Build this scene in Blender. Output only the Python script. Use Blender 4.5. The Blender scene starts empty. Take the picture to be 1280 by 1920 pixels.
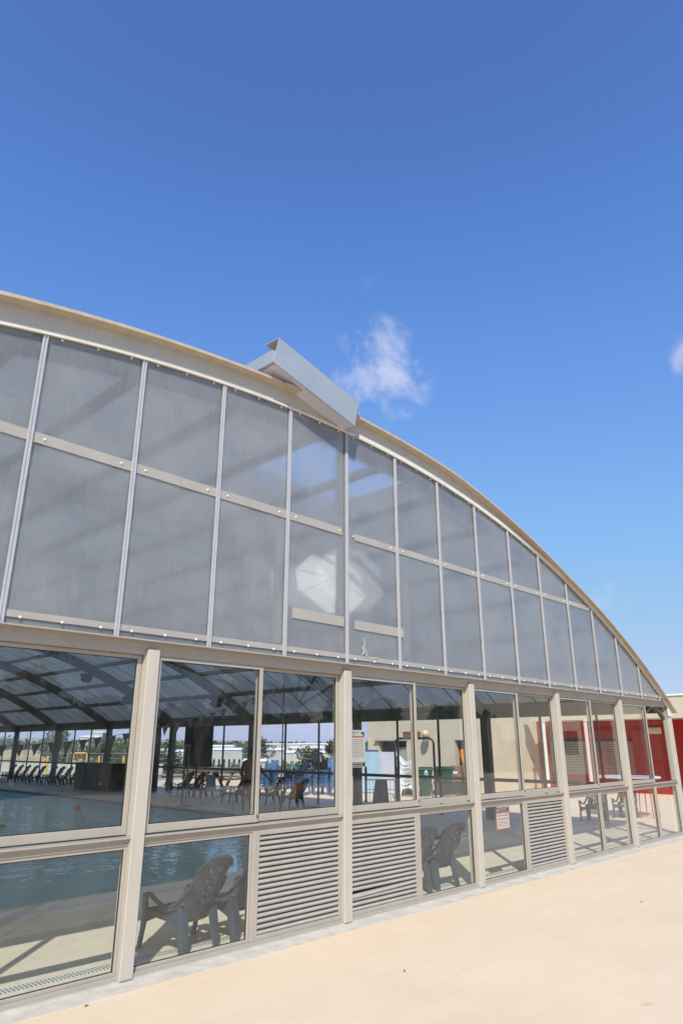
import bpy, bmesh, math, random
from mathutils import Vector, Matrix, Quaternion
from math import sin, cos, pi, sqrt, radians
random.seed(7)
S = 1.2                                   # plan units to metres
SC = bpy.context.scene
COL = SC.collection

# ---------------------------------------------------------------- camera, world, sun, exposure
CAMH = 1.6
PITCH = math.atan(436 / 1280.0)
HEAD = math.atan(1293 / 1352.2)           # heading, anticlockwise from the facade direction (+x)
cam_d = bpy.data.cameras.new('camera')
cam_d.sensor_fit = 'VERTICAL'; cam_d.sensor_height = 36.0; cam_d.sensor_width = 24.0
cam_d.lens = 24.0; cam_d.clip_start = 0.05; cam_d.clip_end = 8000
cam = bpy.data.objects.new('camera', cam_d); COL.objects.link(cam)
cam.location = (0, 0, CAMH * S)
cam.rotation_euler = (pi / 2 + PITCH, 0, HEAD - pi / 2)
SC.camera = cam

SUN_TO = Vector((-0.70, -0.674, 1.0)).normalized()
world = bpy.data.worlds.new('World'); SC.world = world; world.use_nodes = True
wn = world.node_tree.nodes; wl = world.node_tree.links; wn.clear()
w_out = wn.new('ShaderNodeOutputWorld'); w_bg = wn.new('ShaderNodeBackground')
w_sky = wn.new('ShaderNodeTexSky'); w_sky.sky_type = 'NISHITA'; w_sky.sun_disc = False
w_sky.sun_elevation = math.asin(SUN_TO.z); w_sky.sun_rotation = math.atan2(SUN_TO.x, SUN_TO.y)
w_sky.altitude = 0; w_sky.air_density = 1.0; w_sky.dust_density = 0.6; w_sky.ozone_density = 3.0
w_bg.inputs['Strength'].default_value = 0.135
w_tc = wn.new('ShaderNodeTexCoord')

def w_node(t, **kw):
    n = wn.new(t)
    for k, v in kw.items(): setattr(n, k, v)
    return n
w_noise = w_node('ShaderNodeTexNoise'); w_noise.inputs['Scale'].default_value = 12; w_noise.inputs['Detail'].default_value = 7
w_noise.inputs['Roughness'].default_value = 0.58; w_noise.inputs['Distortion'].default_value = 0.35
wl.new(w_tc.outputs['Generated'], w_noise.inputs['Vector'])
last = None
for c, rad, amp in (((.660, .553, .506), .088, 1.15), ((.597, .509, .620), .04, .28), ((.910, .378, .180), .06, .95),
                    ((.862, .198, .472), .04, .8)):
    d = w_node('ShaderNodeVectorMath', operation='DISTANCE'); d.inputs[1].default_value = c
    wl.new(w_tc.outputs['Generated'], d.inputs[0])
    mr = w_node('ShaderNodeMapRange'); mr.inputs['From Min'].default_value = rad; mr.inputs['From Max'].default_value = 0
    mr.inputs['To Min'].default_value = 0; mr.inputs['To Max'].default_value = amp
    wl.new(d.outputs['Value'], mr.inputs['Value'])
    if last is None: last = mr.outputs[0]
    else:
        a = w_node('ShaderNodeMath', operation='MAXIMUM'); wl.new(last, a.inputs[0]); wl.new(mr.outputs[0], a.inputs[1]); last = a.outputs[0]
w_a = w_node('ShaderNodeMath', operation='MULTIPLY_ADD'); wl.new(w_noise.outputs[0], w_a.inputs[0]); w_a.inputs[1].default_value = 3.4; w_a.inputs[2].default_value = -1.72
w_b = w_node('ShaderNodeMath', operation='ADD'); wl.new(w_a.outputs[0], w_b.inputs[0]); wl.new(last, w_b.inputs[1])
mr = w_node('ShaderNodeMapRange', interpolation_type='SMOOTHSTEP'); mr.inputs['From Min'].default_value = .22; mr.inputs['From Max'].default_value = 1.15; wl.new(w_b.outputs[0], mr.inputs['Value'])
mg = w_node('ShaderNodeMapRange', interpolation_type='SMOOTHSTEP'); mg.inputs['From Min'].default_value = .02; mg.inputs['From Max'].default_value = .30; wl.new(last, mg.inputs['Value'])
mm = w_node('ShaderNodeMath', operation='MULTIPLY'); wl.new(mg.outputs[0], mm.inputs[0]); wl.new(mr.outputs[0], mm.inputs[1])
mc = w_node('ShaderNodeMath', operation='MULTIPLY'); mc.use_clamp = True; mc.inputs[1].default_value = 0.85; wl.new(mm.outputs[0], mc.inputs[0])
w_mix = w_node('ShaderNodeMix', data_type='RGBA'); w_mix.inputs[7].default_value = (4.2, 4.55, 6.0, 1)
wl.new(mc.outputs[0], w_mix.inputs[0])
KS = 0.135
w_sc = w_node('ShaderNodeVectorMath', operation='SCALE'); w_sc.inputs['Scale'].default_value = KS; wl.new(w_sky.outputs[0], w_sc.inputs[0])
w_cv = w_node('ShaderNodeRGBCurve'); wl.new(w_sc.outputs[0], w_cv.inputs['Color'])
for ci, pts in ((0, ((.06, .05), (.087, .072), (.102, .090), (.138, .135), (.254, .23), (.58, .40))), (1, ((.10, .10), (.149, .154), (.177, .215), (.239, .30), (.425, .45), (.92, .585))), (2, ((.2, .26), (.289, .437), (.338, .56), (.44, .70), (.68, .80), (.95, .78)))):
    cu = w_cv.mapping.curves[ci]; cu.points[0].location = (0, 0); cu.points[1].location = (1, {0: .56, 1: .62, 2: .80}[ci])
    for p_ in pts: cu.points.new(*p_)
w_cv.mapping.update()
w_un = w_node('ShaderNodeVectorMath', operation='SCALE'); w_un.inputs['Scale'].default_value = 1 / KS; wl.new(w_cv.outputs[0], w_un.inputs[0])
wl.new(w_un.outputs[0], w_mix.inputs[6])
wl.new(w_mix.outputs[2], w_bg.inputs['Color']); wl.new(w_bg.outputs[0], w_out.inputs[0])

sun_d = bpy.data.lights.new('sun', 'SUN'); sun_d.energy = 4.2; sun_d.angle = radians(0.53); sun_d.color = (1.0, 0.95, 0.87)
sun = bpy.data.objects.new('sun', sun_d); COL.objects.link(sun); sun.location = (-20, -20, 30)
sun.rotation_euler = (-SUN_TO).to_track_quat('-Z', 'Y').to_euler()
SC.view_settings.view_transform = 'Standard'; SC.view_settings.look = 'None'
SC.view_settings.exposure = 0.15; SC.view_settings.gamma = 1.0
SC.render.engine = 'CYCLES'
cy = SC.cycles
cy.max_bounces = 8; cy.diffuse_bounces = 3; cy.glossy_bounces = 4; cy.transmission_bounces = 6; cy.transparent_max_bounces = 28
cy.sample_clamp_indirect = 4.0; cy.caustics_reflective = False; cy.caustics_refractive = False
cy.use_denoising = True
try: cy.denoiser = 'OPENIMAGEDENOISE'
except Exception: pass

# ---------------------------------------------------------------- materials
class NT:
    def __init__(s, name):
        s.m = bpy.data.materials.new(name); s.m.use_nodes = True
        s.n = s.m.node_tree.nodes; s.l = s.m.node_tree.links; s.n.clear()
        s.out = s.n.new('ShaderNodeOutputMaterial'); s.tc = s.n.new('ShaderNodeTexCoord')
    def node(s, t, ins=None, **kw):
        n = s.n.new(t)
        for k, v in kw.items(): setattr(n, k, v)
        for k, v in (ins or {}).items():
            if isinstance(v, bpy.types.NodeSocket): s.l.new(v, n.inputs[k])
            else: n.inputs[k].default_value = v
        return n
    def math(s, op, a, b=0.0, clamp=False):
        n = s.n.new('ShaderNodeMath'); n.operation = op; n.use_clamp = clamp
        for i, v in enumerate((a, b)):
            if isinstance(v, bpy.types.NodeSocket): s.l.new(v, n.inputs[i])
            else: n.inputs[i].default_value = v
        return n.outputs[0]
    def coord(s, scale=(1, 1, 1), rot=(0, 0, 0), loc=(0, 0, 0), world=True):
        src = s.node('ShaderNodeNewGeometry').outputs['Position'] if world else s.tc.outputs['Object']
        return s.node('ShaderNodeMapping', {'Vector': src, 'Scale': scale, 'Rotation': rot, 'Location': loc}).outputs[0]
    def noise(s, vec, scale, detail=4, rough=.55, dist=0):
        return s.node('ShaderNodeTexNoise', {'Vector': vec, 'Scale': scale, 'Detail': detail, 'Roughness': rough, 'Distortion': dist}).outputs[0]
    def rng(s, v, a, b, c, d):
        return s.node('ShaderNodeMapRange', {'Value': v, 'From Min': a, 'From Max': b, 'To Min': c, 'To Max': d}).outputs[0]
    def mix(s, f, a, b, bt='MIX'):
        n = s.node('ShaderNodeMix', {0: f}, data_type='RGBA', blend_type=bt)
        for i, v in ((6, a), (7, b)):
            if isinstance(v, bpy.types.NodeSocket): s.l.new(v, n.inputs[i])
            else: n.inputs[i].default_value = tuple(v) + (1,) if len(v) == 3 else v
        return n.outputs[2]
    def mixs(s, f, a, b):
        n = s.n.new('ShaderNodeMixShader')
        if isinstance(f, bpy.types.NodeSocket): s.l.new(f, n.inputs[0])
        else: n.inputs[0].default_value = f
        s.l.new(a, n.inputs[1]); s.l.new(b, n.inputs[2]); return n.outputs[0]
    def bump(s, h, strength=.3, dist=.01):
        return s.node('ShaderNodeBump', {'Height': h, 'Strength': strength, 'Distance': dist}).outputs[0]
    def bsdf(s, col, rough=.5, metal=0, nrm=None, spec=.5):
        ins = {'Roughness': rough, 'Metallic': metal, 'Specular IOR Level': spec}
        ins['Base Color'] = col if isinstance(col, bpy.types.NodeSocket) else tuple(col) + (1,)
        n = s.node('ShaderNodeBsdfPrincipled', ins)
        if nrm is not None: s.l.new(nrm, n.inputs['Normal'])
        return n.outputs[0]
    def done(s, sh): s.l.new(sh, s.out.inputs[0]); return s.m

def plain(name, col, rough=.5, metal=0, var=.12, scale=3.0, bump=0.0, dirt=None):
    t = NT(name); v = t.coord(world=False)
    f = t.noise(v, scale, 5, .6)
    a = tuple(c * (1 - var) for c in col); b = tuple(min(1, c * (1 + var)) for c in col)
    c = t.mix(t.rng(f, .3, .7, 0, 1), a, b)
    if dirt:
        g = t.noise(t.coord(world=True, scale=(1, 1, .12)), 14, 6, .68)
        c = t.mix(t.rng(g, .5, .78, 0, .6), c, dirt)
        g2 = t.noise(t.coord(world=True), 70, 3, .7)
        c = t.mix(t.rng(g2, .68, .74, 0, .5), c, tuple(x * .6 for x in dirt))
    nr = t.bump(t.noise(v, scale * 14, 3), bump, .004) if bump else None
    return t.done(t.bsdf(c, t.rng(f, .3, .7, rough * .85, min(1, rough * 1.15)), metal, nr))

def schlick(t, f0, power=5.0):
    fac = t.node('ShaderNodeLayerWeight', {'Blend': .5}).outputs['Facing']
    return t.math('ADD', t.math('MULTIPLY', t.math('POWER', fac, power), 1 - f0), f0, True)

def glass_mat(name, tint, f0=.045, rough=0.0, dirt=.03):
    t = NT(name)
    tr = t.node('ShaderNodeBsdfTransparent', {'Color': tuple(tint) + (1,)}).outputs[0]
    wav = t.bump(t.noise(t.coord(), 1.1, 2), .04, .02)
    gl = t.node('ShaderNodeBsdfGlossy', {'Color': (1, 1, 1, 1), 'Roughness': rough, 'Normal': wav}).outputs[0]
    df = t.node('ShaderNodeBsdfDiffuse', {'Color': (.6, .58, .55, 1)}).outputs[0]
    n = t.noise(t.coord(scale=(1, 1, .35)), 6, 6, .7)
    s1 = t.mixs(t.rng(n, .45, .8, dirt * .3, dirt * 2), tr, df)
    return t.done(t.mixs(schlick(t, f0), s1, gl))

M = {}
M['frame'] = plain('painted aluminium', (.42, .385, .325), .42, .0, .05, 2.0, dirt=(.36, .31, .24))
M['post'] = plain('pale painted post', (.53, .49, .42), .42, 0, .04, 1.5, dirt=(.42, .37, .3))
M['rail'] = plain('pale bar paint', (.40, .38, .34), .5, 0, .06, 4, dirt=(.40, .30, .2))
M['fascia'] = plain('arch beam paint', (.50, .48, .42), .5, 0, .05, 2, dirt=(.42, .38, .3))
M['lip'] = plain('roof edge flashing', (.50, .42, .32), .6, 0, .1, 8, dirt=(.40, .30, .22))
M['trim'] = plain('cream trim', (.72, .69, .6), .5, 0, .05, 6)
M['galv'] = plain('galvanised sheet', (.40, .44, .47), .38, .25, .07, 2, bump=.05)
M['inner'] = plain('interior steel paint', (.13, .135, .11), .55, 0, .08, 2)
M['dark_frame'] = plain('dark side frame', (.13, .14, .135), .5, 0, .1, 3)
M['screw'] = plain('white screw cap', (.8, .8, .78), .35, 0, .03, 30)
M['glass'] = glass_mat('window glass', (.985, .992, .988), .042, 0.0, .016)
M['side_glass'] = glass_mat('side wall glass', (.97, .98, .98), .02, 0.0, .008)
M['gasket'] = plain('black gasket', (.03, .03, .03), .6)
M['strip'] = plain('clear joint strip', (.50, .50, .525), .35, .1, .06, 20)
M['white'] = plain('white plastic', (.85, .85, .84), .4, 0, .03, 5)
M['chair_grey'] = plain('grey plastic', (.045, .070, .095), .42, 0, .12, 6)
M['chair_black'] = plain('black plastic', (.012, .014, .016), .4, 0, .15, 6)
M['chair_blue'] = plain('blue plastic', (.065, .15, .29), .4, 0, .12, 6)
M['green_bin'] = plain('green bin plastic', (.012, .065, .035), .45, 0, .2, 4)
M['black_steel'] = plain('black steel', (.02, .02, .022), .4, .3)
M['chrome'] = plain('brushed steel tube', (.5, .5, .5), .25, .9, .05)
M['grey_tube'] = plain('grey steel tube', (.22, .21, .19), .4, .2)
M['wood'] = plain('brown wood', (.20, .10, .055), .7, 0, .3, 12)
M['cardboard'] = plain('brown board', (.22, .14, .09), .8, 0, .2, 6)
M['yellow'] = plain('yellow paint', (.70, .38, .03), .45, 0, .15, 4)
M['red'] = plain('red paint', (.55, .03, .02), .5)
M['orange'] = plain('orange cloth', (.60, .17, .02), .9, 0, .25, 10)
M['tyre'] = plain('rubber', (.025, .025, .025), .85)
M['wall_beige'] = plain('beige render', (.60, .53, .40), .9, 0, .06, 1.2, bump=.15)
M['wall_red'] = plain('red render', (.33, .022, .014), .85, 0, .08, 1.5, bump=.15)
M['cap_white'] = plain('white coping cap', (.85, .85, .83), .6)
M['dark_glass'] = plain('dark window glass', (.02, .025, .025), .12)
M['shutter'] = plain('grey shutter slats', (.36, .34, .31), .5)
M['dark'] = plain('dark opening', (.02, .02, .018), .9)
M['skin'] = plain('tanned skin', (.36, .15, .08), .55, 0, .08, 8)
M['hair'] = plain('dark hair', (.02, .015, .012), .7)
M['trunks'] = plain('black swim trunks', (.012, .014, .018), .7)
M['pennant'] = plain('grey pennant cloth', (.22, .24, .26), .8, 0, .2, 12)
M['red_plastic'] = plain('red plastic', (.65, .05, .03), .35)
M['blue_sheet'] = plain('pale blue sheet', (.42, .62, .72), .5, 0, .04, 3)
M['pale_sheet'] = plain('pale lilac sheet', (.62, .62, .70), .5, 0, .04, 3)
M['kerb'] = plain('grey concrete kerb', (.54, .515, .45), .85, 0, .14, 5, bump=.3, dirt=(.68, .54, .38))
M['bldg_white'] = plain('far white wall', (.50, .49, .46), .8, 0, .08, .3)
M['bark'] = plain('bark', (.11, .085, .06), .9, 0, .3, 8, bump=.4)
M['umbrella'] = plain('white cloth', (.93, .92, .89), .7, 0, .02, 6)
M['dark_box'] = plain('dark equipment', (.025, .03, .03), .45)
M['table_top'] = plain('pale table top', (.62, .66, .66), .35)
M['blue_box'] = plain('blue plastic case', (.03, .09, .26), .4)
M['hose_blue'] = plain('teal hose', (.04, .12, .16), .5)
M['pink'] = plain('pink towel', (.5, .06, .10), .9)
M['cabinet'] = plain('brown cabinet', (.075, .06, .045), .5)
M['banner_dark'] = plain('dark blind fabric', (.035, .045, .04), .7)
M['lamp_lens'] = plain('frosted lamp cover', (.66, .56, .33), .4)
t = NT('red display digits'); M['digits'] = t.done(t.node('ShaderNodeEmission', {'Color': (1, .02, .02, 1), 'Strength': .9}).outputs[0])
M['sign_board'] = plain('white sign board', (.62, .60, .56), .6, 0, .02)
M['sign_red'] = plain('sign red print', (.50, .07, .06), .6)
M['sign_dark'] = plain('sign dark print', (.05, .045, .07), .6)
M['sign_grey'] = plain('sign grey print', (.24, .21, .20), .6)

def leaf_mat(name, a, b):
    t = NT(name); f = t.noise(t.coord(), 1.3, 4)
    i = t.node('ShaderNodeNewGeometry').outputs['Random Per Island']
    c = t.mix(t.math('MULTIPLY', t.math('ADD', f, i), .5), a, b)
    d = t.bsdf(c, .6); tr = t.node('ShaderNodeBsdfTranslucent', {'Color': c}).outputs[0]
    return t.done(t.mixs(.25, d, tr))
M['leaf'] = leaf_mat('green leaves', (.035, .06, .018), (.12, .17, .05))
M['leaf_olive'] = leaf_mat('olive leaves', (.05, .065, .03), (.15, .16, .075))
M['leaf_grey'] = leaf_mat('grey green leaves', (.05, .065, .04), (.13, .15, .09))

# polycarbonate gable sheets: milky, ribbed, slightly see-through
def poly_mat():
    t = NT('milky ribbed polycarbonate')
    pos = t.coord()
    x = t.node('ShaderNodeSeparateXYZ', {'Vector': pos}).outputs[0]
    rib = t.math('PINGPONG', t.math('MULTIPLY', x, 1 / .011 / 2), 1.0)
    streak = t.noise(t.coord(scale=(1, 1, .035)), 90, 4, .7)
    blot = t.noise(pos, 1.3, 5, .65)
    spk = t.node('ShaderNodeTexVoronoi', {'Vector': pos, 'Scale': 22.0}).outputs['Distance']
    speck = t.rng(spk, .05, .02, 0, .5)
    col = t.mix(t.rng(streak, .3, .75, 0, 1), (.70, .69, .67), (.82, .81, .79))
    col = t.mix(speck, col, (.75, .74, .70))
    df = t.node('ShaderNodeBsdfDiffuse', {'Color': col}).outputs[0]
    tl = t.node('ShaderNodeBsdfTranslucent', {'Color': col}).outputs[0]
    milk = t.mixs(.42, df, tl)
    nb = t.bump(t.math('ADD', t.math('MULTIPLY', rib, .6), t.math('MULTIPLY', streak, .8)), .25, .002)
    rf = t.node('ShaderNodeBsdfRefraction', {'Color': (.93, .95, .98, 1), 'Roughness': .28, 'IOR': 1.12}).outputs[0]
    tr = t.node('ShaderNodeBsdfTransparent', {'Color': (.93, .95, .97, 1)}).outputs[0]
    see = t.mixs(.5, rf, tr)
    orand = t.node('ShaderNodeObjectInfo').outputs['Random']
    mfac = t.math('ADD', t.math('ADD', t.rng(streak, .3, .75, .235, .335), t.math('MULTIPLY', orand, .07)), t.math('ADD', t.rng(blot, .35, .7, -.05, .09), t.math('MULTIPLY', speck, .5)), True)
    base = t.mixs(mfac, see, milk)
    gl = t.node('ShaderNodeBsdfGlossy', {'Color': (.95, .93, .93, 1), 'Roughness': .2, 'Normal': nb}).outputs[0]
    return t.done(t.mixs(schlick(t, .06, 4), base, gl))
M['poly'] = poly_mat()

def roof_mat():
    t = NT('translucent roof sheet')
    pos = t.coord()
    y = t.node('ShaderNodeSeparateXYZ', {'Vector': pos}).outputs[1]
    seam = t.rng(t.math('PINGPONG', t.math('MULTIPLY', y, 1 / 1.25), .5), .47, .485, 1, .35)
    n = t.noise(t.coord(scale=(.35, 1, .35)), 2.2, 5, .6)
    c = t.mix(t.rng(n, .3, .7, 0, 1), (.52, .53, .53), (.74, .74, .73))
    c = t.mix(1.0, c, seam, 'MULTIPLY')
    tl = t.node('ShaderNodeBsdfTranslucent', {'Color': c}).outputs[0]
    df = t.node('ShaderNodeBsdfDiffuse', {'Color': c}).outputs[0]
    tr = t.node('ShaderNodeBsdfTransparent', {'Color': (.5, .55, .6, 1)}).outputs[0]
    return t.done(t.mixs(.04, t.mixs(.40, df, tl), tr))
M['roof'] = roof_mat()

def tile_mat(name, c1, c2, mortar, sx, sy, off=.5, msize=.012, rough=.8, var=.5, bump=.15, mfade=1.0):
    t = NT(name); pos = t.coord()
    br = t.node('ShaderNodeTexBrick', {'Vector': pos, 'Color1': tuple(c1) + (1,), 'Color2': tuple(c2) + (1,), 'Mortar': tuple(mortar) + (1,),
                'Scale': 1.0, 'Mortar Size': msize, 'Mortar Smooth': .3, 'Bias': 0, 'Brick Width': sx, 'Row Height': sy})
    br.offset = off; br.squash = 1
    big = t.noise(pos, .45, 5, .6); fine = t.noise(pos, 30, 4, .7); mid = t.noise(t.coord(loc=(7, 3, 0)), 2.6, 5, .65)
    c = t.mix(t.rng(big, .35, .65, 0, var * .5), br.outputs[0], tuple(x * .80 for x in c1))
    c = t.mix(t.rng(mid, .5, .75, 0, var * .5), c, tuple(min(1, x * 1.1) for x in c2))
    c = t.mix(t.rng(fine, .3, .8, 0, .22), c, tuple(x * .7 for x in c1))
    spots = t.noise(t.coord(loc=(1.5, 9, 0)), 3.3, 2, .4)
    c = t.mix(t.rng(spots, .74, .78, 0, .35), c, tuple(x * .5 for x in c1))
    h = t.math('ADD', t.math('MULTIPLY', br.outputs[1], -1), t.math('MULTIPLY', fine, .4))
    return t.done(t.bsdf(c, rough, 0, t.bump(h, bump, .004)))
M['paving'] = tile_mat('cream paving', (.735, .585, .41), (.76, .61, .435), (.71, .56, .39), .48, .24, msize=.006, var=.6)
M['deck'] = tile_mat('beige deck tiles', (.66, .61, .46), (.70, .65, .50), (.55, .51, .40), .40, .40, off=.5, msize=.008, rough=.6, bump=.1)
M['coping'] = tile_mat('white coping tiles', (.66, .66, .62), (.70, .70, .66), (.5, .5, .46), .30, .30, off=0, msize=.006, rough=.4)
M['sand'] = tile_mat('sandy ground', (.42, .33, .2), (.46, .36, .22), (.44, .34, .21), 50, 50, msize=0, rough=.95)
t = NT('terrain'); n = t.noise(t.coord(), .05, 6); n2 = t.noise(t.coord(), .6, 5)
M['terrain'] = t.done(t.bsdf(t.mix(t.rng(n2, .4, .6, 0, .6), t.mix(t.rng(n, .42, .58, 0, 1), (.40, .38, .29), (.19, .22, .11)), (.36, .35, .27)), .95))
t = NT('pool tiles')
br = t.node('ShaderNodeTexBrick', {'Vector': t.coord(), 'Color1': (.22, .60, .64, 1), 'Color2': (.25, .64, .68, 1), 'Mortar': (.35, .7, .72, 1), 'Scale': 1.0, 'Mortar Size': .01, 'Brick Width': .25, 'Row Height': .25}); br.offset = 0
cau = t.node('ShaderNodeTexVoronoi', {'Vector': t.coord(), 'Scale': 1.6}).outputs['Distance']
M['pool_tile'] = t.done(t.bsdf(br.outputs[0], .5))
M['lane_line'] = plain('dark lane tiles', (.05, .04, .08), .5)
t = NT('pool water')
v = t.coord(scale=(.55, 1.0, 1), rot=(0, 0, radians(38)))
w1 = t.noise(v, 2.4, 3, .5, .4); w2 = t.noise(v, 9, 2, .5)
yy = t.node('ShaderNodeSeparateXYZ', {'Vector': t.coord()}).outputs[1]
amp = t.rng(yy, 11.0, 17.5, .12, 2.8)
h = t.math('MULTIPLY', t.math('ADD', w1, t.math('MULTIPLY', w2, .25)), amp)
bp = t.bump(h, 1.0, .07)
tr = t.node('ShaderNodeBsdfTransparent', {'Color': (.50, .82, .86, 1)}).outputs[0]
gl = t.node('ShaderNodeBsdfGlossy', {'Color': (.70, .86, 1.0, 1), 'Roughness': .01, 'Normal': bp}).outputs[0]
df = t.node('ShaderNodeBsdfDiffuse', {'Color': (.01, .66, .74, 1)}).outputs[0]
fz = t.node('ShaderNodeFresnel', {'IOR': 1.33, 'Normal': bp}).outputs[0]
M['water'] = t.done(t.mixs(t.math('MULTIPLY', fz, 1.1, True), t.mixs(.78, tr, df), gl))
t = NT('drain grating'); v = t.coord()
xx = t.node('ShaderNodeSeparateXYZ', {'Vector': v}).outputs[0]
st = t.rng(t.math('PINGPONG', t.math('MULTIPLY', xx, 1 / .036), .5), .26, .30, 0, 1)
M['drain'] = t.done(t.bsdf(t.mix(st, (.55, .58, .56), (.16, .19, .2)), .5))

# ---------------------------------------------------------------- mesh helpers
WLOC = {}
def setp(o, label=None, cat=None, group=None, kind=None):
    if label: o['label'] = label
    if cat: o['category'] = cat
    if group: o['group'] = group
    if kind: o['kind'] = kind
    return o
def thing(name, label, cat, loc=(0, 0, 0), rz=0.0, group=None):
    o = bpy.data.objects.new(name, None); COL.objects.link(o); o.empty_display_size = .2
    o.location = Vector(loc) * S; o.rotation_euler = (0, 0, rz); WLOC[o] = Vector(loc)
    return setp(o, label, cat, group)
class MB:
    def __init__(s): s.v = []; s.f = []; s.mi = []; s.cur = 0
    def add(s, vs, fs):
        b = len(s.v); s.v += [tuple(p) for p in vs]; s.f += [tuple(b + i for i in f) for f in fs]; s.mi += [s.cur] * len(fs); return s
    def box(s, x0, x1, y0, y1, z0, z1, rot=None, piv=None):
        vs = [Vector((x, y, z)) for z in (z0, z1) for x, y in ((x0, y0), (x1, y0), (x1, y1), (x0, y1))]
        if rot is not None:
            piv = Vector(piv) if piv else Vector(((x0 + x1) / 2, (y0 + y1) / 2, (z0 + z1) / 2))
            vs = [rot @ (v - piv) + piv for v in vs]
        return s.add(vs, [(3, 2, 1, 0), (4, 5, 6, 7), (0, 1, 5, 4), (1, 2, 6, 5), (2, 3, 7, 6), (3, 0, 4, 7)])
    def quad(s, a, b, c, d): return s.add([a, b, c, d], [(0, 1, 2, 3)])
    def tube(s, pts, r, n=8, caps=True):
        pts = [Vector(p) for p in pts]; rs = r if isinstance(r, (list, tuple)) else [r] * len(pts)
        rings = []; up = Vector((0, 0, 1))
        for i, p in enumerate(pts):
            d = (pts[min(i + 1, len(pts) - 1)] - pts[max(i - 1, 0)]).normalized()
            a = d.cross(up)
            if a.length < .15: a = d.cross(Vector((1, 0, 0)))
            a.normalize(); b = d.cross(a)
            rings.append([p + (a * cos(2 * pi * k / n) + b * sin(2 * pi * k / n)) * rs[i] for k in range(n)])
        fs = []
        for i in range(len(pts) - 1):
            for k in range(n): fs.append((i * n + k, i * n + (k + 1) % n, (i + 1) * n + (k + 1) % n, (i + 1) * n + k))
        if caps: fs += [tuple(range(n - 1, -1, -1)), tuple((len(pts) - 1) * n + k for k in range(n))]
        return s.add([v for r_ in rings for v in r_], fs)
    def loft(s, secs):        # secs: (centre, half vector a, half vector b)
        vs = []; fs = []
        for c, a, b in secs:
            c, a, b = Vector(c), Vector(a), Vector(b); vs += [c - a - b, c + a - b, c + a + b, c - a + b]
        n = len(secs)
        for i in range(n - 1):
            for k in range(4): fs.append((i * 4 + k, i * 4 + (k + 1) % 4, i * 4 + 4 + (k + 1) % 4, i * 4 + 4 + k))
        fs += [(3, 2, 1, 0), tuple((n - 1) * 4 + k for k in range(4))]
        return s.add(vs, fs)
    def lathe(s, prof, c=(0, 0, 0), n=16, axis='z'):
        vs = []
        for r, z in prof:
            for k in range(n):
                a = 2 * pi * k / n
                if axis == 'z': vs.append((c[0] + r * cos(a), c[1] + r * sin(a), c[2] + z))
                elif axis == 'y': vs.append((c[0] + r * cos(a), c[1] + z, c[2] + r * sin(a)))
                else: vs.append((c[0] + z, c[1] + r * cos(a), c[2] + r * sin(a)))
        fs = [(i * n + k, i * n + (k + 1) % n, (i + 1) * n + (k + 1) % n, (i + 1) * n + k) for i in range(len(prof) - 1) for k in range(n)]
        fs += [tuple(range(n - 1, -1, -1)), tuple((len(prof) - 1) * n + k for k in range(n))]
        return s.add(vs, fs)
    def build(s, name, mat, parent=None, local=False, bevel=0, smooth=False, solid=0):
        me = bpy.data.meshes.new(name)
        off = Vector((0, 0, 0))
        if not local:
            if parent is not None: off = WLOC.get(parent, Vector((0, 0, 0)))
        me.from_pydata([tuple((Vector(p) - off) * S) for p in s.v], [], s.f)
        mats = mat if isinstance(mat, (list, tuple)) else [mat]
        for m in mats: me.materials.append(M[m] if isinstance(m, str) else m)
        if len(mats) > 1: me.polygons.foreach_set('material_index', s.mi)
        bm = bmesh.new(); bm.from_mesh(me); bmesh.ops.recalc_face_normals(bm, faces=bm.faces)
        if solid: bmesh.ops.solidify(bm, geom=bm.faces[:], thickness=solid * S)
        if bevel: bmesh.ops.bevel(bm, geom=[e for e in bm.edges if e.is_manifold and e.calc_face_angle(0) > .6], offset=bevel * S, segments=1, affect='EDGES', clamp_overlap=True)
        bm.to_mesh(me); bm.free()
        if smooth: me.polygons.foreach_set('use_smooth', [True] * len(me.polygons))
        me.update()
        o = bpy.data.objects.new(name, me); COL.objects.link(o)
        if parent is not None: o.parent = parent; WLOC[o] = WLOC.get(parent, Vector((0, 0, 0)))
        return o
def struct(mb, name, mat, **kw): return setp(mb.build(name, mat, **kw), kind='structure')
def copy_tree(o, parent=None):
    c = o.copy(); COL.objects.link(c)
    if parent is not None: c.parent = parent
    WLOC[c] = WLOC.get(o, Vector((0, 0, 0)))
    for ch in list(o.children): copy_tree(ch, c)
    return c
def place(o, loc, rz=0, label=None, group=None, cat=None):
    o.location = Vector(loc) * S; o.rotation_euler = (0, 0, rz); setp(o, label, cat, group); return o

# ---------------------------------------------------------------- setting: terrain, paving, deck, pool
FY = 5.06                                  # facade plane
PX = [0.72 + 2.3 * k for k in range(-2, 7)]  # facade posts (-3.88 .. 14.52)
XL, XR = PX[0], PX[-1]
COLY = [FY + .02, 9.2, 13.3, 17.8, 22.3, 26.9, 31.5, 36.0, 40.4]   # ribs and side columns
YB = COLY[-1]
PLX0, PLX1, PLY0, PLY1 = -.9, 11.35, 8.12, 33.0   # pool

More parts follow.
